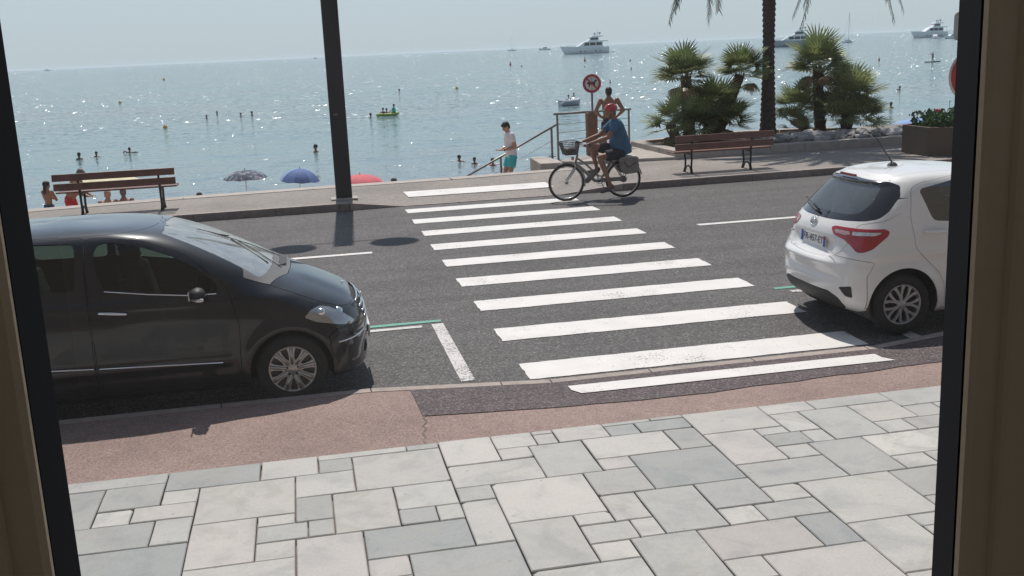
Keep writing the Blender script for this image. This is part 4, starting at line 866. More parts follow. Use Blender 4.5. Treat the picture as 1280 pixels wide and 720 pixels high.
# ---------------------------------------------------------------- people
def skinmat(name,c): return mat(name,c,.55,var=.10,vs=9,spec=.3)
M_skin=skinmat('skin',(.46,.26,.18));M_skin_t=skinmat('tanned_skin',(.30,.155,.10));M_skin_d=skinmat('brown_skin',(.17,.09,.06))
M_hair=mat('dark_hair',(.022,.018,.016),.6,var=.3,vs=40,bs=.5,bscale=90);M_hairg=mat('grey_hair',(.11,.10,.095),.6,var=.25,vs=40,bs=.5)
def cloth(name,c,rough=.9): return mat(name,c,rough,var=.12,vs=8,bs=.5,bscale=22)
M_blue=cloth('blue_cotton',(.055,.135,.22));M_pinkw=cloth('pale_cotton',(.80,.74,.75));M_teal=cloth('turquoise_cloth',(.07,.50,.52));M_navy=cloth('dark_shorts_cloth',(.022,.026,.040))
M_shoe=mat('grey_shoe',(.12,.09,.085),.8,var=.2);M_helm=mat('red_helmet',(.48,.035,.045),.3,coat=.6,var=.15,vs=20);M_eye=mat('eye',(.02,.015,.015),.2);M_watch=mat('watch',(.03,.03,.03),.3)
def remesh(mb,name,m,parent,vox=.012,it=3,fac=.5):
    o=mb.build(name,m,None);md=o.modifiers.new('r','REMESH');md.mode='VOXEL';md.voxel_size=vox;md.use_smooth_shade=True
    sm_=o.modifiers.new('s','SMOOTH');sm_.factor=fac;sm_.iterations=it
    dg=bpy.context.evaluated_depsgraph_get();me=bpy.data.meshes.new_from_object(o.evaluated_get(dg));bpy.data.objects.remove(o);me.name=name
    me.materials.clear();me.materials.append(m);me.polygons.foreach_set('use_smooth',[True]*len(me.polygons));return link(name,me,parent)
def loft(mb,secs,n=16):
    """secs: centre, side vector, front vector"""
    V=[]
    for c,a,b in secs:
        c,a,b=Vector(c),Vector(a),Vector(b)
        for k in range(n): t=2*math.pi*k/n;V.append(c+a*math.cos(t)+b*math.sin(t))
    m=len(secs);f=[(i*n+k,i*n+(k+1)%n,(i+1)*n+(k+1)%n,(i+1)*n+k) for i in range(m-1) for k in range(n)]
    f+=[tuple(range(n-1,-1,-1)),tuple((m-1)*n+k for k in range(n))];mb.add(V,f,True)
def limb(mb,pts,r,n=12):
    mb.tube(pts,r,n)
    for p,q in zip(pts,r): mb.ell(p,(q,q,q),None,10,8)
def hand(mb,w,d,nrm,s=1,curl=.5,side=1):
    """palm from the wrist w along d; nrm: direction the palm faces; fingers bend towards nrm"""
    d=Vector(d).normalized();nrm=Vector(nrm);nrm=(nrm-d*nrm.dot(d)).normalized();u=d.cross(nrm)*side
    w=Vector(w);c=w+d*.048*s;rm=Matrix((u,nrm,d)).transposed()
    mb.ell(c,(.040*s,.016*s,.052*s),rm,12,8)
    for k,(o,L) in enumerate(((-.028,.062),(-.010,.075),(.010,.072),(.027,.056))):
        p=w+d*.085*s+u*o*s;a=curl*(.6+.12*k);pts=[p-d*.02*s,p]
        q=p;dd=d
        for j,l in enumerate((.45,.32,.25)):
            ang=a*(.7+.4*j);dd=(d*math.cos(sum([a*(.7+.4*i) for i in range(j+1)]))+nrm*math.sin(sum([a*(.7+.4*i) for i in range(j+1)]))+u*o*1.5).normalized();q=q+dd*L*l*s;pts.append(q)
        mb.tube(pts,[.0095*s,.009*s,.0085*s,.008*s,.006*s],8)
    p=w+d*.03*s-u*.032*s;mb.tube([p+u*.012*s,p-u*.016*s+d*.02*s+nrm*.006*s,p-u*.020*s+d*.047*s+nrm*.02*s*(1+curl),p-u*.012*s+d*.068*s+nrm*.03*s*(1+curl)],[.012*s,.0115*s,.010*s,.008*s],8)
def head(mb,c,F,s=1,up_=(0,0,1)):
    F=Vector(F).normalized();U=Vector(up_);U=(U-F*U.dot(F)).normalized();S=F.cross(U);c=Vector(c);rm=Matrix((S,F,U)).transposed()
    q=lambda a,b,d:c+(S*a+F*b+U*d)*s
    mb.ell(q(0,-.008,.018),(.076*s,.094*s,.098*s),rm,20,14);mb.ell(q(0,.022,-.045),(.058*s,.062*s,.070*s),rm,16,10);mb.ell(q(0,.060,-.088),(.026*s,.022*s,.022*s),rm,10,8)
    mb.ell(q(0,.092,-.018),(.013*s,.018*s,.024*s),rm,8,6);mb.ell(q(0,.072,.020),(.045*s,.016*s,.012*s),rm,10,6);mb.ell(q(0,.080,-.058),(.024*s,.010*s,.010*s),rm,8,6)
    for e in (-1,1): mb.ell(q(e*.078,-.005,-.012),(.010*s,.020*s,.030*s),rm,8,6)
    return q,rm
def eyes(q,rm,s,parent):
    for e in (-1,1): MB().ell(q(e*.030,.080,.004),(.011*s,.006*s,.007*s),rm,8,6).build('eye',M_eye,parent)
def hair_cap(q,rm,s,m,parent,long=0,name='hair',back=0):
    mb=MB();mb.ell(q(0,-.020,.040),(.083*s,.098*s,.092*s),rm,20,14);mb.ell(q(0,-.055,-.01),(.074*s,.052*s,.075*s),rm,14,10);mb.ell(q(0,.045,.085),(.060*s,.045*s,.030*s),rm,12,8)
    if long:
        for k in range(5): mb.ell(q(0,-.075-.004*k,-.04-long*k/5),((.070-.004*k)*s,.032*s,.06*s+.02),rm,12,8)
    return remesh(mb,name,m,parent,.012,1)
def figure(root,J,skin,s=1,vox=.012,tor=(.166,.112),hips=(.150,.112),belly=0,hands=True):
    """one continuous body from joint positions"""
    mb=MB();P,Ch,Nk=Vector(J['pelvis']),Vector(J['chest']),Vector(J['neck']);S=Vector(J['right']).normalized();ax=(Nk-P).normalized();Fv=S.cross(ax)*-1
    F=Vector(J['front']);F=(F-ax*F.dot(ax)).normalized();a,b=tor
    loft(mb,[(P-ax*.10*s,S*hips[0]*.75*s,F*hips[1]*.8*s),(P,S*hips[0]*s,F*hips[1]*s),(P.lerp(Ch,.45)+F*belly*.5,S*a*.82*s,F*(b*.9+belly)*s),(Ch,S*a*s,F*b*s),(Ch.lerp(Nk,.6),S*a*.98*s,F*b*.85*s),(Nk-ax*.01,S*a*.55*s,F*b*.6*s),(Nk+ax*.02*s,S*.062*s,F*.062*s)])
    H=Vector(J['head']);limb(mb,[Nk-ax*.02,Nk.lerp(H,.5),H],[.062*s,.054*s,.055*s])
    q,rm=head(mb,H+(H-Nk).normalized()*.02*s,J['face'],s,J.get('hup',(0,0,1)))
    for k in 'LR':
        sh,el,wr=[Vector(p) for p in J['arm'+k][:3]]
        limb(mb,[sh,sh.lerp(el,.35),el],[.062*s,.055*s,.045*s]);limb(mb,[el,el.lerp(wr,.3),wr],[.045*s,.045*s,.029*s])
        if hands: hand(mb,wr,J['arm'+k][3],J['arm'+k][4],s,J['arm'+k][5],1 if k=='L' else -1)
        hp,kn,an,toe=[Vector(p) for p in J['leg'+k]]
        limb(mb,[hp,hp.lerp(kn,.4),kn],[.088*s,.078*s,.055*s]);limb(mb,[kn,kn.lerp(an,.3),kn.lerp(an,.75),an],[.054*s,.058*s,.040*s,.034*s])
        d=(toe-an);d.z=0;d=d.normalized();limb(mb,[an-d*.04*s-Vector((0,0,.03*s)),an+d*.06*s-Vector((0,0,.045*s)),toe],[.036*s,.034*s,.024*s])
    return remesh(mb,'body',skin,root,vox),q,rm
def top_(root,J,m,s=1,name='shirt',tor=(.186,.134),hem=.10,sl=.55,belly=0,vox=.013):
    mb=MB();P,Ch,Nk=Vector(J['pelvis']),Vector(J['chest']),Vector(J['neck']);S=Vector(J['right']).normalized();ax=(Nk-P).normalized();F=Vector(J['front']);F=(F-ax*F.dot(ax)).normalized();a,b=tor
    loft(mb,[(P-ax*hem*s,S*a*1.02*s,F*(b*1.02+belly*.6)*s),(P+ax*.02,S*a*.98*s,F*(b+belly)*s),(P.lerp(Ch,.5)+F*belly*.4,S*a*.93*s,F*(b*.95+belly)*s),(Ch,S*a*s,F*b*s),(Ch.lerp(Nk,.6),S*a*1.02*s,F*b*.88*s),(Nk-ax*.012,S*a*.60*s,F*b*.66*s),(Nk+ax*.018*s,S*.074*s,F*.072*s)])
    for k in 'LR':
        sh,el=[Vector(p) for p in J['arm'+k][:2]];limb(mb,[sh,sh.lerp(el,.3)],[.074*s,.070*s]);mb.tube([sh,sh.lerp(el,sl*.6),sh.lerp(el,sl)],[.07*s,.068*s,.070*s],14)
    return remesh(mb,name,m,root,vox,2)
def bottom_(root,J,m,s=1,name='shorts',ln=.62,rad=.10,vox=.013):
    mb=MB();P,Ch,Nk=Vector(J['pelvis']),Vector(J['chest']),Vector(J['neck']);S=Vector(J['right']).normalized();ax=(Nk-P).normalized();F=Vector(J['front']);F=(F-ax*F.dot(ax)).normalized()
    loft(mb,[(P-ax*.12*s,S*.13*s,F*.10*s),(P-ax*.02*s,S*.163*s,F*.124*s),(P+ax*.07*s,S*.150*s,F*.115*s)])
    for k in 'LR':
        hp,kn=[Vector(p) for p in J['leg'+k][:2]];mb.tube([hp+(hp-kn).normalized()*.03,hp.lerp(kn,ln*.5),hp.lerp(kn,ln)],[rad*1.02*s,rad*.98*s,rad*.94*s],16)
    return remesh(mb,name,m,root,vox,2)
def person(label,loc,rz=0,group=None): return thing('person',label,'person',loc,rz,group)
# --- the cyclist: local x forward (the ride goes to -X in the world), origin under the bottom bracket
BX,BY,BZ=5.60,19.55,.012
cy=person('man in a blue shirt, dark shorts and red helmet riding the bicycle',(BX,BY,BZ),math.pi)
J=dict(pelvis=(-.44,0,.93),chest=(-.385,0,1.25),neck=(-.33,0,1.475),head=(-.255,0,1.60),face=(1,.0,-.12),front=(1,0,.1),right=(0,-1,0),
 armL=[(-.335,.175,1.42),(-.10,.25,1.175),(.245,.235,1.08),(1,-.1,-.12),(.1,0,-1),1.0],armR=[(-.335,-.175,1.42),(-.09,-.25,1.19),(.245,-.235,1.09),(1,.1,-.12),(.1,0,-1),1.0],
 legL=[(-.42,.10,.86),(.03,.13,.80),(-.17,.14,.255),(-.04,.15,.165)],legR=[(-.42,-.10,.87),(.13,-.12,1.02),(.02,-.13,.575),(.15,-.14,.50)])
b,q,rm=figure(cy,J,M_skin_t,1.0,.010,belly=.035)
eyes(q,rm,1,cy);hair_cap(q,rm,.97,M_hairg,cy)
top_(cy,J,M_blue,1.10,belly=.05,hem=.10,sl=.62);bottom_(cy,J,M_navy,1.06,ln=.72,rad=.108)
mb=MB();mb.ell(q(0,-.020,.088),(.104,.128,.078),rm,22,12);mb.v=[v for v in mb.v];hm=remesh(mb,'helmet',M_helm,cy,.012,1)
mb=MB();
for e in (-.05,0,.05):
    mb.tube([q(e,.10,.10),q(e*1.1,.05,.148),q(e*1.1,-.04,.160),q(e,-.12,.11)],[.012,.014,.014,.010],6)
mb.build('helmet_rib',M_skin_d,hm) if False else mb.build('helmet_ridges',M_helm,hm)
MB().tube([q(-.08,.02,.0),q(-.072,.03,-.06),q(0,.045,-.125),q(.072,.03,-.06),q(.08,.02,.0)],.006,6).build('helmet_strap',M_eye,hm)
MB().box(q(0,.115,.065),(.10,.05,.010),rm).build('visor',M_eye,hm)
for lg in ('legL','legR'):
    an,toe=Vector(J[lg][2]),Vector(J[lg][3]);mb=MB();d=(toe-an);mb.ell((an+toe)/2+Vector((.02,0,-.035)),(.145,.048,.045),rot2((d.x,0,d.z)) @ Matrix.Rotation(math.pi/2,3,'Y') if False else Matrix.Rotation(math.atan2(.03,d.x) if False else (.35 if lg=='legL' else -.05),3,'Y'),14,8)
    mb.ell(an+Vector((-.02,0,-.03)),(.055,.046,.055));remesh(mb,'shoe',M_shoe,cy,.012,2)
MB().lathe([(.030,-.01),(.034,-.006),(.034,.006),(.030,.01)],12,'x',J['armL'][2]).build('watch',M_watch,cy)
# --- bicycle
bk=thing('bicycle','black electric city bicycle ridden over the crossing, basket in front, bag behind','bicycle',(BX,BY,BZ),math.pi)
M_bframe=mat('bicycle_frame_paint',(.23,.21,.19),.35,coat=.6,var=.15);M_bsil=mat('bicycle_silver',(.55,.53,.50),.3,metal=.8,var=.1);M_tan=mat('grey_pannier',(.25,.215,.19),.85,var=.2,vs=10,bs=.4);M_batt=mat('grey_battery',(.16,.15,.15),.5)
XF,XB,HZ,WR=.665,-.465,.345,.335
def bwheel(x):
    W=MB().tube([(WR*math.cos(a),0,WR*math.sin(a)) for a in [2*math.pi*i/56 for i in range(56)]],.021,8,closed=True,flat=(0,1,0)).build('wheel',M_tyre,bk,(x,0,HZ))
    MB().tube([((WR-.027)*math.cos(a),0,(WR-.027)*math.sin(a)) for a in [2*math.pi*i/56 for i in range(56)]],.0115,6,closed=True,flat=(0,1,0)).build('rim',M_bsil,W)
    MB().tube([(0,-.05,0),(0,.05,0)],.028 if x>0 else .062,14).build('hub',M_bframe,W)
    sp=MB()
    for k in range(28):
        a=2*math.pi*k/28;s=(-1)**k;h=a+(.6 if k%4<2 else -.6);sp.tube([(.025*math.cos(h),s*.028,.025*math.sin(h)),((WR-.03)*math.cos(a),0,(WR-.03)*math.sin(a))],.0013,4,cap=False)
    o=sp.build('spokes',M_bsil,W);o['kind']='stuff'
bwheel(XF);bwheel(XB)
f=MB();ht,hb=(.43,0,.86),(.475,0,.70);st_=(-.235,0,.72)
f.tube([ht,(.455,0,.78),hb],.022,8);f.tube([hb,(.36,0,.60),(.10,0,.345),(0,0,.335)],[.028,.030,.032,.03],10);f.tube([(.445,0,.80),(.30,0,.70),(.02,0,.43),(-.06,0,.42)],.019,8);f.tube([(0,0,.32),(-.13,0,.55),st_],.019,8)
f.build('frame',M_bframe,bk)
f=MB()
for s in (-1,1): f.tube([(-.02,s*.04,.33),(XB,s*.07,HZ)],.011,6);f.tube([st_,(-.26,s*.05,.68),(XB,s*.07,HZ)],.009,6)
f.build('rear_stays',M_bframe,bk)
f=MB();f.tube([(.475,0,.70),(.485,0,.66)],.02,8)
for s in (-1,1): f.tube([(.485,0,.67),(.49,s*.05,.66),(.52,s*.055,.56),(XF-.02,s*.055,HZ+.06),(XF,s*.055,HZ)],[.018,.016,.015,.013,.011],8)
f.build('fork',M_bsil,bk)
f=MB();f.tube([(.44,0,.84),(.405,0,1.0),(.40,0,1.06)],.014,8);P=[(.27,-.29,1.04),(.33,-.26,1.055),(.40,-.12,1.075),(.41,0,1.075),(.40,.12,1.075),(.33,.26,1.055),(.27,.29,1.04)];f.tube(P,.012,8);hb_=f.build('handlebar',M_bframe,bk)
for s in (-1,1):
    MB().tube([(.36,s*.235,1.06),(.25,s*.295,1.035)],.018,8).build('grip',M_eye,hb_);MB().tube([(.40,s*.15,1.075),(.42,s*.20,1.05),(.33,s*.28,1.02)],.006,5).build('brake_lever',M_bsil,hb_)
MB().box((.44,.02,1.11),(.03,.07,.05),bev=.01).build('display',M_eye,hb_)
MB().ell((-.37,0,.835),(.14,.085,.035)).build('saddle',M_eye,bk);MB().tube([st_,(-.30,0,.83)],.014,8).build('seat_post',M_bsil,bk)
MB().box((.165,0,.44),(.34,.075,.095),Matrix.Rotation(R(43),3,'Y'),bev=.03).build('battery',M_batt,bk)
f=MB();f.lathe([(.085,-.006),(.09,0),(.085,.006)],24,'y',(0,.055,.335));f.lathe([(.05,-.02),(.06,0),(.05,.06)],20,'y',(0,.0,.335));cr_=f.build('chainring',M_bframe,bk)
for s,zz,xx in ((1,.175,-.055),(-1,.49,.055)):
    MB().tube([(0,s*.085,.335),(xx,s*.09,zz)],.010,6).build('crank',M_bsil,bk);MB().box((xx,s*.14,zz),(.09,.08,.022),bev=.005).build('pedal',M_eye,bk)
f=MB();f.box((-.23,.06,.355),(.44,.02,.075),bev=.01);f.build('chain_guard',M_bframe,bk)
f=MB();f.tube([(XB+.375*math.cos(a),0,HZ+.375*math.sin(a)) for a in np.linspace(R(10),R(170),22)],.014,6,flat=(0,1,0));f.build('mudguard',M_bframe,bk)
f=MB();f.tube([(XF+.370*math.cos(a),0,HZ+.370*math.sin(a)) for a in np.linspace(R(62),R(195),20)],.012,6,flat=(0,1,0));f.build('mudguard',M_bframe,bk)
f=MB()
for s in (-1,1): f.tube([(-.22,s*.05,.73),(-.72,s*.06,.745)],.007,6);f.tube([(-.62,s*.06,.74),(XB,s*.07,HZ)],.006,6)
f.build('carrier',M_bframe,bk)
for s in (-1,1):
    pm=MB();pm.prism(rnd([(-.36,.745),(-.70,.745),(-.735,.60),(-.71,.47),(-.45,.45),(-.37,.56)],.03,4),s*.075,s*.19,'y');p_=pm.build('pannier',M_tan,bk)
    MB().prism(rnd([(-.345,.765),(-.715,.765),(-.725,.70),(-.35,.69)],.012,3),s*.070,s*.197,'y').build('pannier_flap',M_tan,p_);MB().tube([(-.42,s*.195,.70),(-.52,s*.197,.58),(-.66,s*.195,.66)],.007,5).build('pannier_strap',M_eye,p_)
MB().box((-.53,0,.775),(.34,.36,.03),bev=.01).build('pannier_lid',mat('pale_lid',(.5,.47,.42),.8),bk)
# wire basket
bs_=MB();t4=[(.42,-.17),(.76,-.17),(.76,.17),(.42,.17)];b4=[(.47,-.13),(.69,-.13),(.69,.13),(.47,.13)]
zt,zb=1.12,.88
for a_ in range(4):
    p0,p1,q0,q1=t4[a_],t4[(a_+1)%4],b4[a_],b4[(a_+1)%4]
    bs_.tube([(*p0,zt),(*p1,zt)],.007,5);bs_.tube([(*q0,zb),(*q1,zb)],.005,5)
    for k in range(13): u=k/12;bs_.tube([(p0[0]+(p1[0]-p0[0])*u,p0[1]+(p1[1]-p0[1])*u,zt),(q0[0]+(q1[0]-q0[0])*u,q0[1]+(q1[1]-q0[1])*u,zb)],.0032,4,cap=False)
    for k in range(1,7): v=k/7;bs_.tube([(p0[0]+(q0[0]-p0[0])*v,p0[1]+(q0[1]-p0[1])*v,zt+(zb-zt)*v),(p1[0]+(q1[0]-p1[0])*v,p1[1]+(q1[1]-p1[1])*v,zt+(zb-zt)*v)],.0032,4,cap=False)
for k in range(8): y=-.12+k*.034;bs_.tube([(.47,y,zb),(.69,y,zb)],.0032,4,cap=False)
o=bs_.build('basket',M_eye,bk)
# things in the basket and lamps
MB().ell((XB-.265,0,.745),(.02,.04,.03)).build('rear_lamp',M_red,bk);MB().ell((.53,0,.80),(.035,.04,.035)).build('front_lamp',M_bsil,bk)
bg_=MB();bg_.box((.58,0,.955),(.19,.22,.13),bev=.03);tag(bg_.build('bag',M_batt,None),'dark bag lying in the bicycle front basket','bag');bpy.data.objects['bag'].matrix_world=Matrix.Translation((BX,BY,BZ))@Matrix.Rotation(math.pi,4,'Z')
# --- man on the stairs, looking down at his hands
ms=person('man in a pale polo shirt and turquoise shorts standing on the beach stairs',(4.98,25.15,-.52),math.pi+.15)
g_=0
J=dict(pelvis=(-.02,0,.93),chest=(.0,0,1.22),neck=(.035,0,1.455),head=(.085,0,1.57),face=(.86,.0,-.5),front=(1,0,0),right=(0,-1,0),hup=(.45,0,.9),
 armL=[(.015,.185,1.40),(-.05,.215,1.12),(.20,.13,1.06),(1,-.15,.05),(.2,0,1),.25],armR=[(.015,-.185,1.40),(-.04,-.22,1.12),(.20,-.12,1.04),(1,.15,-.05),(.2,0,1),.3],
 legL=[(-.02,.10,.88),(.06,.11,.50),(-.06,.12,.07),(.10,.13,.03)],legR=[(-.02,-.10,.88),(.12,-.10,.50),(.06,-.11,.07),(.21,-.12,.03)])
b,q,rm=figure(ms,J,M_skin,1.0,.010);eyes(q,rm,1,ms);hair_cap(q,rm,1.04,M_hair,ms);top_(ms,J,M_pinkw,1.0,hem=.05);bottom_(ms,J,M_teal,1.04,ln=.66,rad=.105)
MB().lathe([(.030,-.012),(.035,-.006),(.035,.006),(.030,.012)],12,'x',J['armL'][2]).build('watch',M_watch,ms)
mb=MB();mb.tube([q(-.055,-.02,-.125),q(-.05,.05,-.135),q(0,.075,-.14),q(.05,.05,-.135),q(.055,-.02,-.125)],.012,6);mb.build('collar',M_pinkw,ms)
# --- shirtless man seen from behind, hands on hips
sh=person('bare-chested man with hands on hips seen from behind at the railing',(7.42,24.95,.142),-.15)
J=dict(pelvis=(0,0,.95),chest=(0,-.01,1.25),neck=(0,.0,1.49),head=(.0,.03,1.61),face=(-.15,1,-.05),front=(0,1,0),right=(1,0,0),
 armR=[(.20,0,1.435),(.34,-.06,1.19),(.19,.02,1.04),(-.6,.5,-.2),(-1,0,0),.5],armL=[(-.20,0,1.435),(-.34,-.06,1.19),(-.19,.02,1.04),(.6,.5,-.2),(1,0,0),.5],
 legR=[(.10,0,.90),(.12,.02,.50),(.13,-.02,.08),(.15,.12,.03)],legL=[(-.10,0,.90),(-.12,.03,.50),(-.13,0,.08),(-.15,.14,.03)])
b,q,rm=figure(sh,J,M_skin_t,1.0,.010,tor=(.172,.105));hair_cap(q,rm,1.0,M_hair,sh);bottom_(sh,J,M_navy,1.0,ln=.6,rad=.1);eyes(q,rm,1,sh)
# --- people on the beach behind the left bench
gl=person('long-haired girl with a patterned blue towel round her waist, left of the bench',(-6.25,28.0,-1.2),-.55)
J=dict(pelvis=(0,0,.74),chest=(0,0,.98),neck=(0,0,1.165),head=(0,.01,1.27),face=(.5,.9,-.05),front=(0,1,0),right=(1,0,0),
 armR=[(.135,0,1.12),(.20,.06,.92),(.08,.20,.92),(-1,.2,0),(0,-1,0),.5],armL=[(-.135,0,1.12),(-.17,.08,.92),(-.02,.20,.95),(1,.2,0),(0,-1,0),.5],
 legR=[(.07,0,.70),(.08,.02,.39),(.08,0,.06),(.08,.12,.02)],legL=[(-.07,0,.70),(-.08,.02,.39),(-.08,0,.06),(-.08,.12,.02)])
b,q,rm=figure(gl,J,M_skin_t,.80,.012,tor=(.145,.09));hair_cap(q,rm,.92,M_hair,gl,long=.20)
mb=MB();loft(mb,[((0,0,.46),(.16,0,0),(0,.13,0)),((0,0,.62),(.155,0,0),(0,.125,0)),((0,0,.80),(.135,0,0),(0,.105,0))]);mb.build('towel',mat('blue_towel',(.03,.07,.15),.95,var=.3,dark=(9,.60,(.6,.62,.65))),gl)
bm_=person('grey-haired bare-chested man bending forward behind the left end of the bench',(-5.62,27.9,-1.2),-.25)
J=dict(pelvis=(-.1,0,.93),chest=(.02,0,1.22),neck=(.14,0,1.42),head=(.23,0,1.52),face=(.8,0,-.55),front=(.9,0,-.3),right=(0,-1,0),hup=(.5,0,.8),
 armR=[(.10,-.20,1.36),(.20,-.22,1.08),(.40,-.10,.98),(1,.2,0),(0,0,-1),.6],armL=[(.10,.20,1.36),(.20,.22,1.08),(.40,.10,.98),(1,-.2,0),(0,0,-1),.6],
 legR=[(-.1,-.1,.88),(-.02,-.12,.5),(-.06,-.12,.07),(.1,-.12,.03)],legL=[(-.1,.1,.88),(-.02,.12,.5),(-.06,.12,.07),(.1,.12,.03)])
b,q,rm=figure(bm_,J,M_skin_t,1,.014,tor=(.17,.11),belly=.03);hair_cap(q,rm,1.0,M_hairg,bm_);bottom_(bm_,J,cloth('red_cloth',(.5,.03,.03)),1)
def sitter(label,loc,rz,skin,hair,s=1,top=None,group=None):
    p=person(label,loc,rz,group)
    J=dict(pelvis=(0,0,.14),chest=(.05,0,.42),neck=(.09,0,.62),head=(.12,0,.73),face=(1,0,-.1),front=(1,0,0),right=(0,-1,0),
     armR=[(.07,-.19,.57),(.10,-.24,.32),(.33,-.14,.30),(1,.1,0),(0,0,-1),.5],armL=[(.07,.19,.57),(.10,.24,.32),(.33,.14,.30),(1,-.1,0),(0,0,-1),.5],
     legR=[(.02,-.1,.12),(.36,-.14,.42),(.62,-.12,.08),(.76,-.12,.03)],legL=[(.02,.1,.12),(.36,.14,.42),(.62,.12,.08),(.76,.12,.03)])
    b,q,rm=figure(p,J,skin,s,.018,hands=False);hair_cap(q,rm,1.0,hair,p)
    bottom_(p,J,top or M_navy,1,name='swimwear',ln=.35,vox=.02);return p
sitter('bald sunburnt person sitting on the beach below the middle of the left bench',(-4.86,27.9,-1.00),1.4,M_skin,M_skin,1.0)
sitter('dark-haired person on the beach below the left bench, beside a bald head',(-4.45,27.9,-.98),1.7,M_skin_t,M_hairg,.95)
sitter('dark head just above the promenade edge left of the patterned parasol',(-2.75,29.2,-1.36),1.5,M_skin_d,M_hair,1.0)
sitter('dark-haired person low on the beach right of the lamp post',(2.45,28.3,-1.22),2.0,M_skin_t,M_hair,1.0)
sitter('person in the shade under the plain blue umbrella',(-.15,38.2,-2.62),2.6,M_skin_d,M_hair,1.0,cloth('dark_red_cloth',(.25,.03,.04)))
sitter('bather sitting on the beach just left of the stair handrail foot',(4.0,29.8,-1.58),1.2,M_skin_d,M_hair,1.0)

# ---------------------------------------------------------------- plants
def leafmat(name,lo,hi,rough=.45):
    m,t,o=newmat(name);b=t.nodes.new('ShaderNodeBsdfPrincipled');oi=t.nodes.new('ShaderNodeObjectInfo');c=coords(t)
    ad=nn(t,'ShaderNodeMath',operation='ADD');n=noise(t,c,5,3);t.links.new(n,ad.inputs[0]);m2=nn(t,'ShaderNodeMath',operation='MULTIPLY');m2.inputs[1].default_value=.7;t.links.new(oi.outputs['Random'],m2.inputs[0]);t.links.new(m2.outputs[0],ad.inputs[1])
    k=ramp(t,ad.outputs[0],[(.35,lo),(.95,hi)]);t.links.new(k,b.inputs['Base Color']);b.inputs['Roughness'].default_value=rough
    tl=t.nodes.new('ShaderNodeBsdfTranslucent');t.links.new(k,tl.inputs[0]);mx=nn(t,'ShaderNodeMixShader');mx.inputs[0].default_value=.22
    t.links.new(b.outputs[0],mx.inputs[1]);t.links.new(tl.outputs[0],mx.inputs[2]);t.links.new(mx.outputs[0],o.inputs[0]);return m
M_fan=leafmat('fan_palm_leaf',(.07,.115,.042),(.32,.37,.15));M_fandry=leafmat('dry_fan_palm_leaf',(.16,.12,.06),(.30,.23,.12));M_date=leafmat('date_palm_leaf',(.05,.05,.035),(.12,.11,.065))
M_bark=mat('palm_bark',(.075,.055,.045),.95,var=.35,vs=14,bs=.9,bscale=40);M_fbark=mat('fibrous_bark',(.12,.075,.045),.95,var=.35,vs=20,bs=.9,bscale=60)
M_soil=mat('bark_mulch',(.075,.045,.032),.95,var=.3,vs=12,bs=.8);M_rock=mat('pale_rock',(.30,.285,.275),.9,var=.35,vs=9,bs=.6,bscale=18,rand=.45)
rp=random.Random(5)
def fan_mesh(name,m,L=.42,Rf=.46,n=26,spread=150,droop=.25):
    mb=MB();mb.tube([(0,0,0),(L*.5,0,.02),(L,0,0)],[.009,.007,.006],4)
    for k in range(n):
        a=R(-spread/2+spread*k/(n-1))*1.05;l=Rf*(1-.22*abs(a)/R(90))*rp.uniform(.9,1.08);w=.026+.006*rp.random()
        base=Vector((L,0,0));d=Vector((math.cos(a),math.sin(a),0));sd=Vector((-d.y,d.x,0));V=[];fold=.012*(1 if k%2 else -1)
        cup=.12*math.sin(abs(a))
        for t_ in (0.02,.4,.75,1):
            z=cup*t_*l-droop*l*max(0,t_-.45)**1.5*rp.uniform(.6,1.6)
            c=base+d*l*t_+Vector((0,0,z+fold*(1-t_)));ww=(w*.25 if t_<.1 else w if t_<.5 else w*.7 if t_<.9 else .001)
            V+=[c-sd*ww,c+sd*ww]
        mb.add(V,[(0,1,3,2),(2,3,5,4),(4,5,7,6)])
    return mb.mesh(name,m)
FANS=[fan_mesh('frond',M_fan,.38,.64,17,190,.10),fan_mesh('frond',M_fan,.45,.66,19,210,.22),fan_mesh('frond',M_fan,.32,.60,16,175,.06)];FDRY=fan_mesh('frond',M_fandry,.4,.5,22,130,.9)
def place_fan(parent,p,d,s=1,me=None,roll=0):
    d=Vector(d).normalized();u=Vector((0,0,1));y=u.cross(d);y=y.normalized() if y.length>.05 else Vector((0,1,0));z=d.cross(y)
    o=link('frond',me or rp.choice(FANS),parent);Mx=Matrix((d,y,z)).transposed().to_4x4();Mx=Matrix.Translation(p)@Mx@Matrix.Rotation(roll,4,'X')@Matrix.Scale(s,4);o.matrix_local=Mx;return o
def crown(parent,c,n,s=1,lo=-.35,dry=4,jit=.12,az0=0,az1=360):
    c=Vector(c)
    for k in range(n):
        el=math.asin(min(1,max(-1,lo+(1-lo)*((k+.5)/n)**1.1)));az=R(az0+((k*137.5)%360)*(az1-az0)/360)+rp.uniform(-.2,.2)
        d=Vector((math.cos(el)*math.cos(az),math.cos(el)*math.sin(az),math.sin(el)))
        place_fan(parent,c+d*.05+Vector((0,0,rp.uniform(-jit,jit))),d,s*rp.uniform(.85,1.12),None,rp.uniform(-.5,.5))
    for k in range(dry):
        az=R(rp.uniform(0,360));place_fan(parent,c+Vector((0,0,-.12)),(math.cos(az),math.sin(az),-.7),s*.9,FDRY)
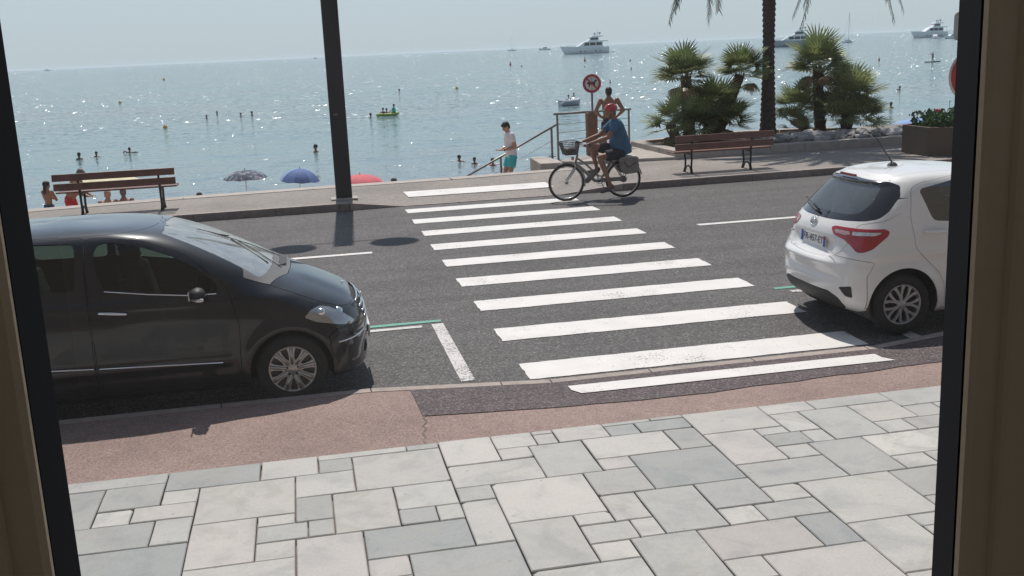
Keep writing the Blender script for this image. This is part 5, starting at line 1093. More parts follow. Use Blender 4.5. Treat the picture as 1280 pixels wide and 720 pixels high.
def fan_trunk(parent,pts,r0,r1):
    mb=MB();P=[Vector(p) for p in pts];n=26;Q=[];rr=[]
    for i in range(n):
        t=i/(n-1)*(len(P)-1);k=min(int(t),len(P)-2);Q.append(P[k].lerp(P[k+1],t-k));rr.append((r0+(r1-r0)*i/(n-1))*(1+.10*(i%2)+rp.uniform(-.05,.05)))
    mb.tube(Q,rr,12,smooth=False)
    for i in range(2,n):
        for j in range(5):
            a=rp.uniform(0,6.28);d=Vector((math.cos(a),math.sin(a),.9)).normalized();mb.tube([Q[i]+Vector((math.cos(a),math.sin(a),0))*rr[i]*.8,Q[i]+d*(rr[i]+rp.uniform(.04,.10))],[.018,.005],4,smooth=False)
    mb.build('trunk',M_fbark,parent)
IZ=.30
lp=thing('fan_palm','bushy fan palm clump with two raised crowns, left of the tall palm trunk','palm',(10.2,26.6,IZ),0)
o_=Vector((10.2,26.6,IZ));T=lambda x,y,z:Vector((x,y,z))-o_
fan_trunk(lp,[T(10.15,26.7,.3),T(10.08,26.7,1.2),T(10.05,26.7,2.0)],.16,.13);fan_trunk(lp,[T(10.9,26.8,.3),T(11.25,26.8,1.1),T(11.60,26.8,1.95)],.15,.12);fan_trunk(lp,[T(10.55,26.5,.3),T(10.7,26.5,1.15)],.15,.14);fan_trunk(lp,[T(9.7,26.4,.3),T(9.45,26.3,.75)],.12,.11)
crown(lp,T(10.02,26.7,2.02),34,.92,-.25,5);crown(lp,T(11.68,26.8,2.02),29,.82,-.25,3);crown(lp,T(10.75,26.5,1.20),34,.92,-.45,2);crown(lp,T(9.55,26.3,.80),24,.85,-.3,3);crown(lp,T(11.1,26.4,.85),24,.80,-.3,2);crown(lp,T(10.2,26.3,.75),21,.8,-.2,1)
rpn=thing('fan_palm','fan palm with one crown above a dense leafy mound, right of the tall trunk','palm',(14.3,27.2,IZ),0)
o_=Vector((14.3,27.2,IZ))
fan_trunk(rpn,[T(14.20,27.3,.3),T(14.12,27.3,1.2),T(14.08,27.3,2.05)],.15,.13);fan_trunk(rpn,[T(14.8,27.0,.3),T(14.95,27.0,1.0)],.15,.14);fan_trunk(rpn,[T(13.75,27.2,.3),T(13.45,27.2,.9)],.09,.08);fan_trunk(rpn,[T(13.7,27.0,.3),T(13.25,27.1,.6)],.06,.05)
crown(rpn,T(14.08,27.3,2.12),33,1.0,-.28,5);crown(rpn,T(14.85,27.0,1.20),44,.98,-.45,1);crown(rpn,T(13.42,27.2,1.0),24,.82,-.3,1);crown(rpn,T(15.15,26.8,.62),28,.85,-.3,1);crown(rpn,T(14.4,26.8,.70),24,.80,-.2,1);crown(rpn,T(13.3,27.0,.5),9,.65,-.1,1)
# tall date palm
dp=thing('date_palm','tall palm with a straight dark trunk and drooping feather fronds','palm',(12.50,27.0,IZ))
mb=MB();n=120;V=[];f=[];NS=18
for i in range(n+1):
    z=5.5*i/n;r=(.155+.070*math.exp(-z/.5)+.012*math.sin(z*2));ring=i//3
    for k in range(NS):
        a=2*math.pi*(k+.5*(ring%2))/NS;q=(i%3)/2;ko=.028*(1-q) if (k+ring)%2==0 else -.006
        V.append(((r+ko)*math.cos(a),(r+ko)*math.sin(a),z))
for i in range(n):
    for k in range(NS): f.append((i*NS+k,i*NS+(k+1)%NS,(i+1)*NS+(k+1)%NS,(i+1)*NS+k))
MB().add(V,f).build('trunk',M_bark,dp)
def feather(tip,ctrl,n=80,ll=.42,name='frond',hang=.8):
    mb=MB();A=Vector((0,0,0));B=Vector(ctrl);Cc=Vector(tip);pt=lambda t:A*(1-t)**2+B*2*t*(1-t)+Cc*t*t
    P=[pt(i/16) for i in range(17)];mb.tube(P,[.022*(1-i/17)+.003 for i in range(17)],4)
    for i in range(n):
        t=.12+.88*i/(n-1);p=pt(t);d=(pt(min(1,t+.02))-pt(t-.02)).normalized();s=d.cross(Vector((0,0,1)));s=s.normalized() if s.length>.1 else Vector((0,1,0))
        for sg in (-1,1):
            l=ll*(1-.55*abs(t-.5)*2*(1 if t>.5 else .6))*rp.uniform(.8,1.15);q=(s*sg*rp.uniform(.55,.85)+d*rp.uniform(.55,.9)+Vector((0,0,-hang*rp.uniform(.5,1.3)))).normalized()
            m_=p+q*l*.5;e=p+q*l+Vector((0,0,-.10*l));w=d*.021
            mb.add([p-w,p+w,m_+w,m_-w,e],[(0,1,2,3),(3,2,4)])
    return mb.mesh(name,M_date)
top=Vector((0,0,5.45))
for tip,ct in (((-3.15,-1.0,-2.38),(-2.1,-.6,.9)),((-2.9,-1.0,-1.95),(-2.3,-.8,1.0)),((-2.1,-1.0,-2.40),(-1.9,-.8,.9)),((.42,-1.0,-2.62),(1.6,-.9,.9)),((3.65,0,-2.55),(2.7,.0,1.3)),((3.5,.3,-1.85),(2.4,.2,1.2))):
    for q_ in range(3): link('frond',feather((tip[0]+rp.uniform(-.22,.22)*(q_>0),tip[1]+rp.uniform(-.3,.3)*(q_>0),tip[2]+.28*q_),ct),dp,top)
FM=[feather((3.3,0,-1.2),(1.9,0,1.5)),feather((2.9,0,.3),(1.5,0,1.3)),feather((3.0,.1,-.5),(1.7,0,1.6)),feather((1.9,0,2.1),(.8,0,1.5))]
for k in range(44):
    o=link('frond',FM[k%4],dp,top,(rp.uniform(-.15,.15),rp.uniform(-.1,.1),R(k*137.5)))

# ---------------------------------------------------------------- street furniture
M_wood=mat('bench_wood',(.16,.062,.040),.45,var=.25,vs=5,bs=.25,coat=.15,rand=.12);M_iron=mat('black_cast_iron',(.014,.013,.014),.5,var=.2,bs=.2)
M_mast=mat('dark_grey_mast',(.032,.030,.033),.5,var=.15,vs=2,bs=.1);M_steel=mat('brushed_steel',(.23,.20,.19),.38,metal=.65,var=.15,vs=8)
def bench(label,x,y,L,lx,z=.142):
    b=thing('park_bench',label,'bench',(x,y,z),0,'slatted benches on the promenade')
    # the bench looks at the sea: backrest towards us
    for zz,yy,h in ((.755,-.085,.135),(.575,-.042,.135)): MB().box((0,yy,zz),(L,.032,h),Matrix.Rotation(R(-13),3,'X'),bev=.008).build('backrest_slat',M_wood,b)
    for k in range(4): MB().box((.0,.10+.105*k,.455-.006*k+(.012 if k==3 else 0)),(L,.085,.032),bev=.008).build('seat_slat',M_wood,b)
    for s in lx:
        m_=MB();m_.tube([(s,.02,0),(s,.045,.12),(s,.015,.30),(s,.03,.42),(s,-.01,.58),(s,-.07,.82)],[.034,.024,.022,.026,.022,.020],8,flat=(1,0,0));m_.build('rear_leg',M_iron,b)
        m_=MB();m_.tube([(s,.46,0),(s,.40,.10),(s,.385,.22),(s,.42,.33),(s,.44,.415)],[.032,.024,.022,.022,.020],8,flat=(1,0,0));m_.build('front_leg',M_iron,b)
        m_=MB();m_.tube([(s,.03,.412),(s,.24,.400),(s,.44,.405)],.018,6);m_.tube([(s,.05,.04),(s,.12,.13),(s,.22,.16),(s,.33,.12),(s,.40,.03)],.017,6);m_.build('seat_support',M_iron,b)
    return b
bench('red-brown slatted bench with black iron legs, behind the black car',-3.50,21.22,2.22,(-.66,.80))
bench('red-brown slatted bench with black iron legs, in front of the palms',8.84,21.25,2.22,(-.72,.62))
# lamp mast with two disc lamps high above
lm=thing('street_lamp','flat dark grey lamp mast at the left end of the crossing','street lamp',(.78,21.05,.142))
MB().box((0,0,3.8),(.315,.13,7.6),bev=.012).build('mast',M_mast,lm)
for dx,dy in ((0,0),): MB().box((0,0,.012),(.52,.36,.035),bev=.006).build('base_plate',M_stone,lm)
MB().tube([(-.80,0,7.05),(.80,0,7.05)],.022,8).build('arm',M_mast,lm)
for s in (-1,1): MB().tube([(s*.80,0,7.05),(s*.80,0,7.55)],.02,8).build('lamp_stem',M_mast,lm);MB().lathe([(0,.05),(.30,.045),(.38,.02),(.39,0),(.38,-.02),(.30,-.04),(0,-.045)],32,'z',(s*.80,0,7.58)).build('lamp_disc',M_mast,lm)
MB().box((-.045,-.068,1.66),(.085,.004,.035)).build('sticker',M_steel,lm)
# raised platform with railing, stairs rail
def slab(name,pts,z0,z1,m,parent=None,bev=.012):
    c=Vector((sum(p[0] for p in pts)/len(pts),sum(p[1] for p in pts)/len(pts)));ins=[tuple(Vector(p)+(c-Vector(p)).normalized()*bev) for p in pts];n=len(pts)
    V=[(*p,z0) for p in pts]+[(*p,z1-bev) for p in pts]+[(*p,z1) for p in ins]
    return MB().add(V,[tuple(range(2*n,3*n))]+[(i,(i+1)%n,n+(i+1)%n,n+i) for i in range(n)]+[(n+i,n+(i+1)%n,2*n+(i+1)%n,2*n+i) for i in range(n)]).build(name,m,parent)
structure(slab('viewing_platform',rnd([(6.02,24.85),(6.35,24.35),(8.70,24.02),(12,24.02),(12,27.0),(8.75,27.25),(7.6,26.2)],.18,5).tolist(),.05,.215,M_stone))
structure(slab('stair_kerb',rnd([(5.45,24.02),(5.98,23.96),(6.02,24.6),(5.9,25.6),(5.55,25.6)],.03,3).tolist(),-.3,.262,M_stone))
rl=thing('railing','steel railing with thin wires round the viewing platform','railing',(0,0,0))
A_,B_=Vector((6.12,24.95,.215)),Vector((8.58,27.05,.215))
for p,h in ((A_,1.10),(A_.lerp(B_,.5),1.06),(B_,.98)):
    m_=MB();m_.box(p+Vector((0,0,h/2)),(.045,.055,h),bev=.006);m_.box(p+Vector((0,0,.008)),(.12,.12,.016));m_.build('post',M_steel,rl)
d_=(B_-A_).normalized();MB().tube([A_-d_*.12+Vector((0,0,1.11)),B_+d_*.10+Vector((0,0,.99))],.028,10).build('top_rail',M_steel,rl)
for k in range(4): MB().tube([A_+Vector((0,0,.25+.20*k)),B_+Vector((0,0,.22+.18*k))],.0065,5).build('wire',M_steel,rl)
sr=thing('handrail','sloping steel handrail of the stairs, behind the man in turquoise shorts','handrail',(0,0,0))
y=25.5;MB().tube([(6.28,y,1.055),(4.07,y,-.03),(2.6,y,-.75)],.026,10).build('top_rail',M_steel,sr)
for x,zb,zt in ((6.10,.10,.965),(4.80,-.62,.32),(3.4,-1.3,-.38)): MB().box((x,y,(zb+zt)/2),(.05,.045,zt-zb),bev=.006).build('post',M_steel,sr)
MB().box((6.10,y,.262),(.16,.14,.016)).build('post_foot',M_steel,sr)
for k,dz in enumerate((.32,.66)): MB().tube([(6.10,y,.965-dz),(3.4,y,-.36-dz)],.0065,5).build('wire',M_steel,sr)
# round sign and brown post
sg=thing('sign','round red and white no-dogs sign on a grey pole by the railing','sign',(7.30,26.0,0),-.12)
M_sred=mat('sign_red',(.42,.045,.055),.4,var=.1);M_swhite=mat('sign_white',(.60,.58,.55),.45,var=.08);M_sblk=mat('sign_black',(.03,.03,.03),.5)
MB().lathe([(0,-.006),(.235,-.006),(.235,.006),(0,.006)],40,'y',(0,0,1.96)).build('disc',M_swhite,sg)
mb=MB();mb.lathe([(.232,-.009),(.172,-.009),(.172,-.006),(.232,-.006),(.232,-.009)],40,'y',(0,0,1.96));mb.build('red_ring',M_sred,sg)
MB().box((0,-.0105,1.96),(.036,.003,.36),Matrix.Rotation(R(-45),3,'Y')).build('slash',M_sred,sg)
dog=[(-.115,-.02),(-.10,.03),(-.045,.035),(.05,.03),(.075,.075),(.115,.085),(.135,.055),(.10,.04),(.085,0),(.08,-.095),(.055,-.095),(.05,-.03),(-.045,-.03),(-.055,-.095),(-.08,-.095),(-.085,-.02),(-.125,.02)]
MB().prism([(a,b+.01) for a,b in dog],-.009,-.006,'y',(0,0,1.96)).build('pictogram',M_sblk,sg)
MB().tube([(0,.02,.1),(0,.02,2.1)],.028,10).build('pole',M_steel,sg)
M_rust=mat('brown_wood_post',(.20,.105,.065),.8,var=.25,vs=4,bs=.5,bscale=30)
bp_=MB();bp_.box((0,0,.53),(.27,.20,1.06),bev=.02);tag(bp_.build('bollard',M_rust,None,(7.16,25.62,.215)),'tall brown wooden post under the round sign by the railing','post')
# planting island
isl=bpy.data.objects.new('planting_island',None);C.objects.link(isl);structure(isl)
outer=[(8.77,24.02),(11.2,24.03),(13.0,24.03),(14.7,24.06),(15.5,24.7),(16.0,25.6),(14.6,27.9),(12.2,28.5),(8.7,27.3)]
cc=Vector((12.3,26.0));inner=[tuple(Vector(p)+(cc-Vector(p)).normalized()*.36) for p in outer]
for i in range(len(outer)):
    a,b,c_,d=Vector(outer[i]),Vector(outer[(i+1)%len(outer)]),Vector(inner[(i+1)%len(outer)]),Vector(inner[i]);k=max(1,round((b-a).length/1.15))
    for j in range(k):
        g=.004;q=lambda p,r,t:p.lerp(r,t);t0,t1=j/k+g,(j+1)/k-g
        pts=[tuple(q(a,b,t0)),tuple(q(a,b,t1)),tuple(q(d,c_,t1)),tuple(q(d,c_,t0))];slab('kerbstone',pts,.05,.345,M_stone,isl,.015)
MB().add([(*p,.27) for p in inner],[tuple(range(len(inner)))]).build('soil',M_soil,isl,fixn=False)
RK=[]
for k in range(5):
    bm=bmesh.new();bmesh.ops.create_icosphere(bm,subdivisions=2,radius=1)
    for v in bm.verts:
        n=Vector([math.sin(v.co.x*3+k*2.1)+math.cos(v.co.z*4+k),math.sin(v.co.y*3.3+k*1.7),math.cos(v.co.x*2.7+v.co.y*3+k*3)])*.13;v.co+=n;v.co.z*=.55
        for ax in range(3): v.co[ax]=round(v.co[ax]*3.2)/3.2*.6+v.co[ax]*.4
    me=bpy.data.meshes.new('rock');bm.to_mesh(me);bm.free();me.materials.append(M_rock);RK.append(me)
rr_=random.Random(3)
for k in range(170):
    x=rr_.uniform(11.3,15.5);y=24.42+abs(rr_.gauss(0,.85));
    if y>26.4 or (x-12.5)**2+(y-27)**2<.12 or x>15.0+.0*y and y>25.6: continue
    s=rr_.uniform(.06,.17)*(1.2 if k%7==0 else 1);o=link('rock',RK[k%5],isl,(x,y,.28+s*.25+max(0,.10-abs(y-25)*.1)),(rr_.uniform(-.4,.4),rr_.uniform(-.4,.4),rr_.uniform(0,6)));o.scale=(s*rr_.uniform(.9,1.5),s,s*rr_.uniform(.8,1.2))
# planter with flowers
M_plant=mat('exposed_aggregate',(.145,.105,.080),.95,var=.35,vs=60,bs=.8,bscale=70);M_leaf=leafmat('green_leaf',(.03,.075,.025),(.09,.16,.055));M_pet=mat('pink_petal',(.65,.08,.12),.6);M_petw=mat('white_petal',(.75,.72,.5),.6)
pl=thing('planter','brown pebbled concrete planter behind the white car','planter',(14.66,21.95,.142))
H_=.64;hx=[(1.05*math.cos(R(30+60*k)),1.05*math.sin(R(30+60*k))) for k in range(6)]
for k in range(6):
    a,b=hx[k],hx[(k+1)%6];c_,d=(b[0]*.9,b[1]*.9),(a[0]*.9,a[1]*.9);MB().prism([a,b,c_,d],0,H_).build('side_panel',M_plant,pl)
MB().prism([(x*.88,y*.88) for x,y in hx],.4,.56).build('soil',M_soil,pl)
def leafy(parent,n,c,spread,h,size,mm=None):
    mb=MB()
    for k in range(n):
        p=Vector((c[0]+rr_.uniform(-spread[0],spread[0]),c[1]+rr_.uniform(-spread[1],spread[1]),c[2]+h*rr_.random()**1.3));a=rr_.uniform(0,6.28);e=rr_.uniform(-.3,1.0);d=Vector((math.cos(a)*math.cos(e),math.sin(a)*math.cos(e),math.sin(e)));s=d.orthogonal().normalized();l=size*rr_.uniform(.6,1.3);w=l*.28
        m_=p+d*l*.5;z=Vector((0,0,.03));mb.add([p,m_-s*w+z,p+d*l,m_+s*w+z,m_-z*.3],[(0,1,4),(1,2,4),(2,3,4),(3,0,4)])
    return mb.build('foliage',mm or M_leaf,parent)
fp=thing('flowering_plant','leafy flowering plants with one pink bloom standing in the planter','plant',(14.66,21.95,.69))
o=leafy(fp,620,(0,0,0),(.80,.62),.36,.13);o['kind']='stuff'
lb=MB()
for x,yy,a,l in ((-.62,-.35,.6,.30),(-.5,.1,1.3,.38),(-.35,-.55,2.6,.32),(-.15,-.2,1.0,.46),(.05,-.3,2.2,.40),(.3,-.4,.8,.42),(.5,0,1.9,.38)):
    for q in range(3):
        aa=a+q*2.1;d=Vector((math.cos(aa)*.7,math.sin(aa)*.35,.75)).normalized();s=d.cross(Vector((0,0,1))).normalized();p=Vector((x,yy,.14));w=.075
        MB().add([p,p+d*l*.35-s*w,p+d*l*.7-s*w*.85,p+d*l,p+d*l*.7+s*w*.85,p+d*l*.35+s*w,p+d*l*.5+Vector((0,0,-.025))],[(0,1,6),(1,2,6),(2,3,6),(3,4,6),(4,5,6),(5,0,6)]).build('leaf',M_leaf,fp)
MB().tube([(-.62,-.42,.05),(-.66,-.46,.42)],.008,5).build('stem',M_leaf,fp)
m_=MB()
for k in range(14):
    a=k*.9;m_.ell((-.66+.035*math.cos(a),-.46+.035*math.sin(a),.44+.012*(k%4)),(.028,.028,.02),None,6,4)
m_.build('bloom',M_pet,fp)
m_=MB()
for k in range(8): m_.ell((.12+.05*math.cos(k*1.3),-.45+.05*math.sin(k*2),.38+.012*(k%3)),(.022,.022,.016),None,6,4)
m_.build('bloom',M_petw,fp)
MB().tube([(-.18,-.2,.2),(-.20,-.2,.58),(-.19,-.2,.64)],[.006,.006,.014],5).build('stem',M_leaf,fp)
# road signs on the near pavement, mostly behind the window frame
ts=thing('road_sign','stack of red and white road sign plates at the right window edge','road sign',(5.545,8.05,.06),-.05)
for zz,m1,rr in ((2.455,M_sred,.215),(3.155,M_sred,.17)):
    MB().lathe([(0,-.004),(rr+.012,-.004),(rr+.012,.004),(0,.004)],40,'y',(.02,0,zz)).build('plate',M_swhite,ts);MB().lathe([(0,-.008),(rr-.012,-.008),(rr-.006,-.004)],40,'y',(.02,0,zz)).build('red_face',m1,ts)
MB().box((.02,-.0095,2.455),(.28,.002,.07)).build('white_bar',M_swhite,ts)
MB().prism(rnd([(-.20,-.115),(.17,-.115),(.17,.115),(-.20,.115)],.04,5),-.005,.005,'y',(.02,0,2.86)).build('plate',mat('sign_grey',(.42,.43,.44),.5),ts);MB().box((.07,-.007,2.80),(.20,.002,.035)).build('print',M_sblk,ts)
MB().tube([(.12,.04,0),(.12,.04,3.4)],.03,10).build('pole',M_steel,ts)

# ---------------------------------------------------------------- the air: thin sea haze
m,t,o=newmat('sea_haze');v=t.nodes.new('ShaderNodeVolumePrincipled');v.inputs['Density'].default_value=6e-5;v.inputs['Color'].default_value=(.86,.92,1,1);v.inputs['Anisotropy'].default_value=.2
t.links.new(v.outputs[0],o.inputs['Volume'])
hz=MB().box((0,3000,3.7),(31000,25000,18.6)).build('haze',m);tag(hz,kind='stuff')
# ---------------------------------------------------------------- beach parasols
def parasol(label,x,y,z,r,h,cols,tilt=(0,0),pole=1.9,group=None,grey=True):
    p=thing('beach_parasol',label,'parasol',(x,y,z-pole),0,group);p.rotation_euler=(tilt[0],tilt[1],random.random()*.5)
    n=8
    for k in range(n):
        a0,a1=2*math.pi*k/n,2*math.pi*(k+1)/n;V=[(0,0,pole)];f=[]
        for j in range(1,6):
            t=j/5;q=r*math.sin(t*1.15)/math.sin(1.15);zz=pole-h*(1-math.cos(t*1.15))/(1-math.cos(1.15))
            am=(a0+a1)/2;V+=[(q*math.cos(a0),q*math.sin(a0),zz),(q*.955*math.cos(am),q*.955*math.sin(am),zz-.01-.02*t),(q*math.cos(a1),q*math.sin(a1),zz)]
        f=[(0,1,2),(0,2,3)]
        for j in range(4): b=1+3*j;f+=[(b,b+3,b+4,b+1),(b+1,b+4,b+5,b+2)]
        MB().add(V,f,True).build('canopy_panel',cols[k%len(cols)],p,fixn=False)
        MB().tube([(0,0,pole-.03),(r*.5*math.cos(a0),r*.5*math.sin(a0),pole-h*.25),(r*math.cos(a0),r*math.sin(a0),pole-h-.005)],.005,4).build('rib',M_steel,p)
    MB().tube([(0,0,0),(0,0,pole+.02)],.016,8).build('pole',M_white,p);MB().ell((0,0,pole+.04),(.022,.022,.045)).build('finial',M_white,p);return p
def canvas(name,c,var=.1,dark=None):
    m=mat(name,c,.8,var=var,vs=3,dark=dark);return m
M_cblue=canvas('blue_canvas',(.10,.16,.36));M_cblue2=canvas('light_blue_canvas',(.22,.33,.55));M_cred=canvas('coral_red_canvas',(.62,.13,.15));M_cream=canvas('cream_canvas',(.66,.60,.38));M_pat=canvas('navy_patterned_canvas',(.05,.065,.11),.3,dark=(6,.50,(.42,.40,.42)));M_sal=canvas('salmon_canvas',(.62,.24,.22));M_brb=canvas('bright_blue_canvas',(.16,.28,.62))
parasol('navy parasol with a pale leafy pattern, leftmost on the beach',-2.05,40,-1.02,.80,.30,[M_pat])
parasol('plain blue parasol between the patterned one and the lamp post',-.19,38,-.88,.72,.42,[M_cblue,M_cblue,M_cblue,M_cblue2],(.05,.05))
parasol('coral red parasol behind the lamp post',1.80,34,-.80,.80,.32,[M_cred],(0,0),1.5)
parasol('cream parasol behind the backrest of the left bench',-5.15,30,.05,1.0,.26,[M_cream],(0,0),1.55)
parasol('pale parasol partly hidden just below the plain blue one',-.05,33,-1.05,.75,.12,[M_white],(0,0),1.0)
parasol('salmon parasol behind the right end of the platform railing',11.1,36,-.42,1.0,.35,[M_sal],(0,0),1.8)
parasol('large bright blue parasol left of the planter',23.5,37.0,-.42,1.65,.50,[M_brb,M_brb,M_cblue2],(.1,-.05),1.9)
# ---------------------------------------------------------------- bathers
M_foam=mat('foam',(.75,.80,.80),.7,bs=.5)
def bather(label,x,y,skin=None,look=0,arms=False,splash=False,s=1,group='bathers in the sea'):
    p=thing('person',label,'person',(x,y,SEA),look,group);mb=MB()
    mb.ell((0,0,.24),(.085,.10,.125),None,12,8);mb.ell((0,0,.10),(.055,.055,.10),None,10,6);mb.ell((0,-.01,-.02),(.22,.12,.10),None,14,8);mb.ell((0,.09,.22),(.015,.02,.02),None,6,4)
    if arms: mb.tube([(-.2,0,0),(-.45,.1,.10),(-.72,.2,-.03)],[.05,.045,.035],8);mb.tube([(.2,0,0),(.42,.1,.03),(.6,.2,-.04)],[.05,.045,.035],8)
    mb.build('body',skin or M_skin_d,p);MB().ell((0,-.015,.28),(.092,.11,.105),None,12,8).build('hair',M_hair,p)
    p.scale=(s,s,s)
    if splash:
        f=MB()
        for k in range(16): a=random.uniform(0,6.28);d=random.uniform(.15,1.0);f.ell((math.cos(a)*d,math.sin(a)*d,.0),(random.uniform(.03,.12),random.uniform(.03,.09),random.uniform(.01,.05)),None,6,4)
        o=f.build('splash',M_foam,p);o['kind']='stuff'
    return p
for lab,x,y,kw in (('dark head with wet hair, left of two swimmers beyond the left bench',-14.6,75.8,dict(s=1.25)),('person splashing white water beside a dark head, beyond the left bench',-13.7,77.0,dict(splash=True)),
 ('lone swimmer with raised arm beyond the right end of the left bench',-11.8,79,dict(arms=True)),('swimmer upright to the shoulders just left of the lamp mast',1.0,70.2,dict(s=1.35,skin=M_skin_t)),
 ('leftmost of four small dark heads in a row, with a splash',-9.7,121.3,dict(splash=True)),('dark head above the row of bathers left of the mast',-9.1,129.3,dict()),('third dark head in the row left of the lamp mast',-6.1,122.5,dict()),('rightmost dark head in the row left of the lamp mast',-4.9,123,dict(s=1.2)),
 ('tiny dark head far out above the green inflatable boat',16.4,172.4,dict(s=1.3)),('swimmer doing crawl with both arms spread, left of the stairs',8.65,58.4,dict(arms=True,splash=True)),('dark head with snorkel left of the handrail',9.2,56.6,dict()),
 ('bather in water right behind the sloping handrail',9.95,55.2,dict(s=1.1,skin=M_skin_t,splash=True)),('head of a swimmer just above the small rowing dinghy',33.5,127.6,dict()),('larger dark head near shore right of the fan palms',47.0,78.6,dict(s=1.3)),('smaller dark head beyond the fan palms, trailing ripples',62.6,103.1,dict(arms=True)),
 ('faint swimmer far out to the right of the round sign',49.9,166.8,dict()),('small dot of a swimmer right of the sign, farther out',78.7,245.5,dict(s=1.3)),('swimmer by the stern of the green inflatable boat',7.1,105.6,dict(s=1.2,splash=True))):
    bather(lab,x,y,look=random.uniform(0,6),**kw)
# ---------------------------------------------------------------- buoys
def buoy(label,x,y,s,m,cone=False):
    b=MB()
    if cone: b.lathe([(0,-.2),(.42,-.15),(.45,.1),(.30,.5),(.10,1.15),(0,1.2)],14,'z');b.lathe([(0,1.2),(.16,1.3),(.16,1.5),(0,1.6)],10,'z')
    else: b.lathe([(0,-.35),(.30,-.25),(.42,0),(.42,.30),(.30,.50),(.10,.58),(.06,.75),(0,.76)],16,'z')
    s*=.55;o=b.build('buoy',m,None,(x,y,SEA));o.scale=(s,s,s);tag(o,label,'buoy',None,None);o['group']='buoys marking the bathing zone';return o
M_by=mat('yellow_buoy',(.55,.33,.05),.5);M_bo=mat('orange_buoy',(.40,.10,.04),.5)
for lab,x,y,s,m,c in (('yellow buoy nearest the horizon at the upper left',-49.1,434.5,2.0,M_by,0),('yellow buoy below and left of the farthest left one',-28.5,186.9,1.0,M_by,0),('orange-yellow buoy above the patterned parasol',-12.5,107.2,.85,M_by,0),('yellow buoy straight above the man on the stairs',25.9,173.5,1.0,M_by,0),
 ('dark orange pointed buoy under the small sailing boat',79.4,393.8,1.7,M_bo,1),('dark orange pointed buoy under the large yacht',111.3,405.5,1.8,M_bo,1),('small dark buoy right of the pointed one under the sailing boat',75.7,356.3,1.0,M_bo,0),('tiny buoy under the pointed one below the yacht',80.6,293.8,.8,M_bo,0),
 ('small dark buoy left of the fan palms, upper one',116.6,364.6,1.3,M_bo,0),('tiny pale-topped buoy right of the fan palms',125.7,215.6,.9,M_bo,1)): buoy(lab,x,y,s,m,c)
# ---------------------------------------------------------------- boats
M_hull=mat('white_hull',(.84,.84,.85),.3,coat=.5,var=.05);M_hullg=mat('grey_hull',(.34,.37,.42),.35,coat=.4,var=.06);M_dwin=mat('dark_boat_window',(.02,.022,.03),.15);M_deck=mat('deck',(.52,.47,.40),.7)
def hull(L,B,H,bow=.35,sheer=.35,n=16,stern=.85):
    """bow towards +x, waterline at 0"""
    mb=MB();V=[];m=9
    for i in range(n+1):
        t=i/n;x=-L/2+L*t;w=B/2*(stern+(1-stern)*math.sin(min(1,t/.5)*math.pi/2)) if t<.5 else B/2*(1-((t-.5)/.5)**2.4);hh=H*(1+sheer*t*t)
        for k in range(m):
            a=k/(m-1);s=-1+2*a;q=abs(s);z=-H*.25+(hh+H*.25)*q**1.3;ww=w*(.55+.45*q**.6) if q>0 else 0;xx=x+bow*H*1.2*q*(t**6)
            V.append((xx,math.copysign(ww,s) if q>0 else 0,z))
    f=[(i*m+k,(i+1)*m+k,(i+1)*m+k+1,i*m+k+1) for i in range(n) for k in range(m-1)]
    mb.add(V,f,True);mb.add([V[k] for k in range(m)],[tuple(range(m))]);
    dk=[V[i*m] for i in range(n+1)]+[V[i*m+m-1] for i in range(n,-1,-1)];mb.add([(x,y*.98,z-.04*H) for x,y,z in dk],[tuple(range(len(dk)))]);return mb
def house(poly,w,y=0): return MB().prism(poly,-w/2,w/2,'y',(0,y,0))
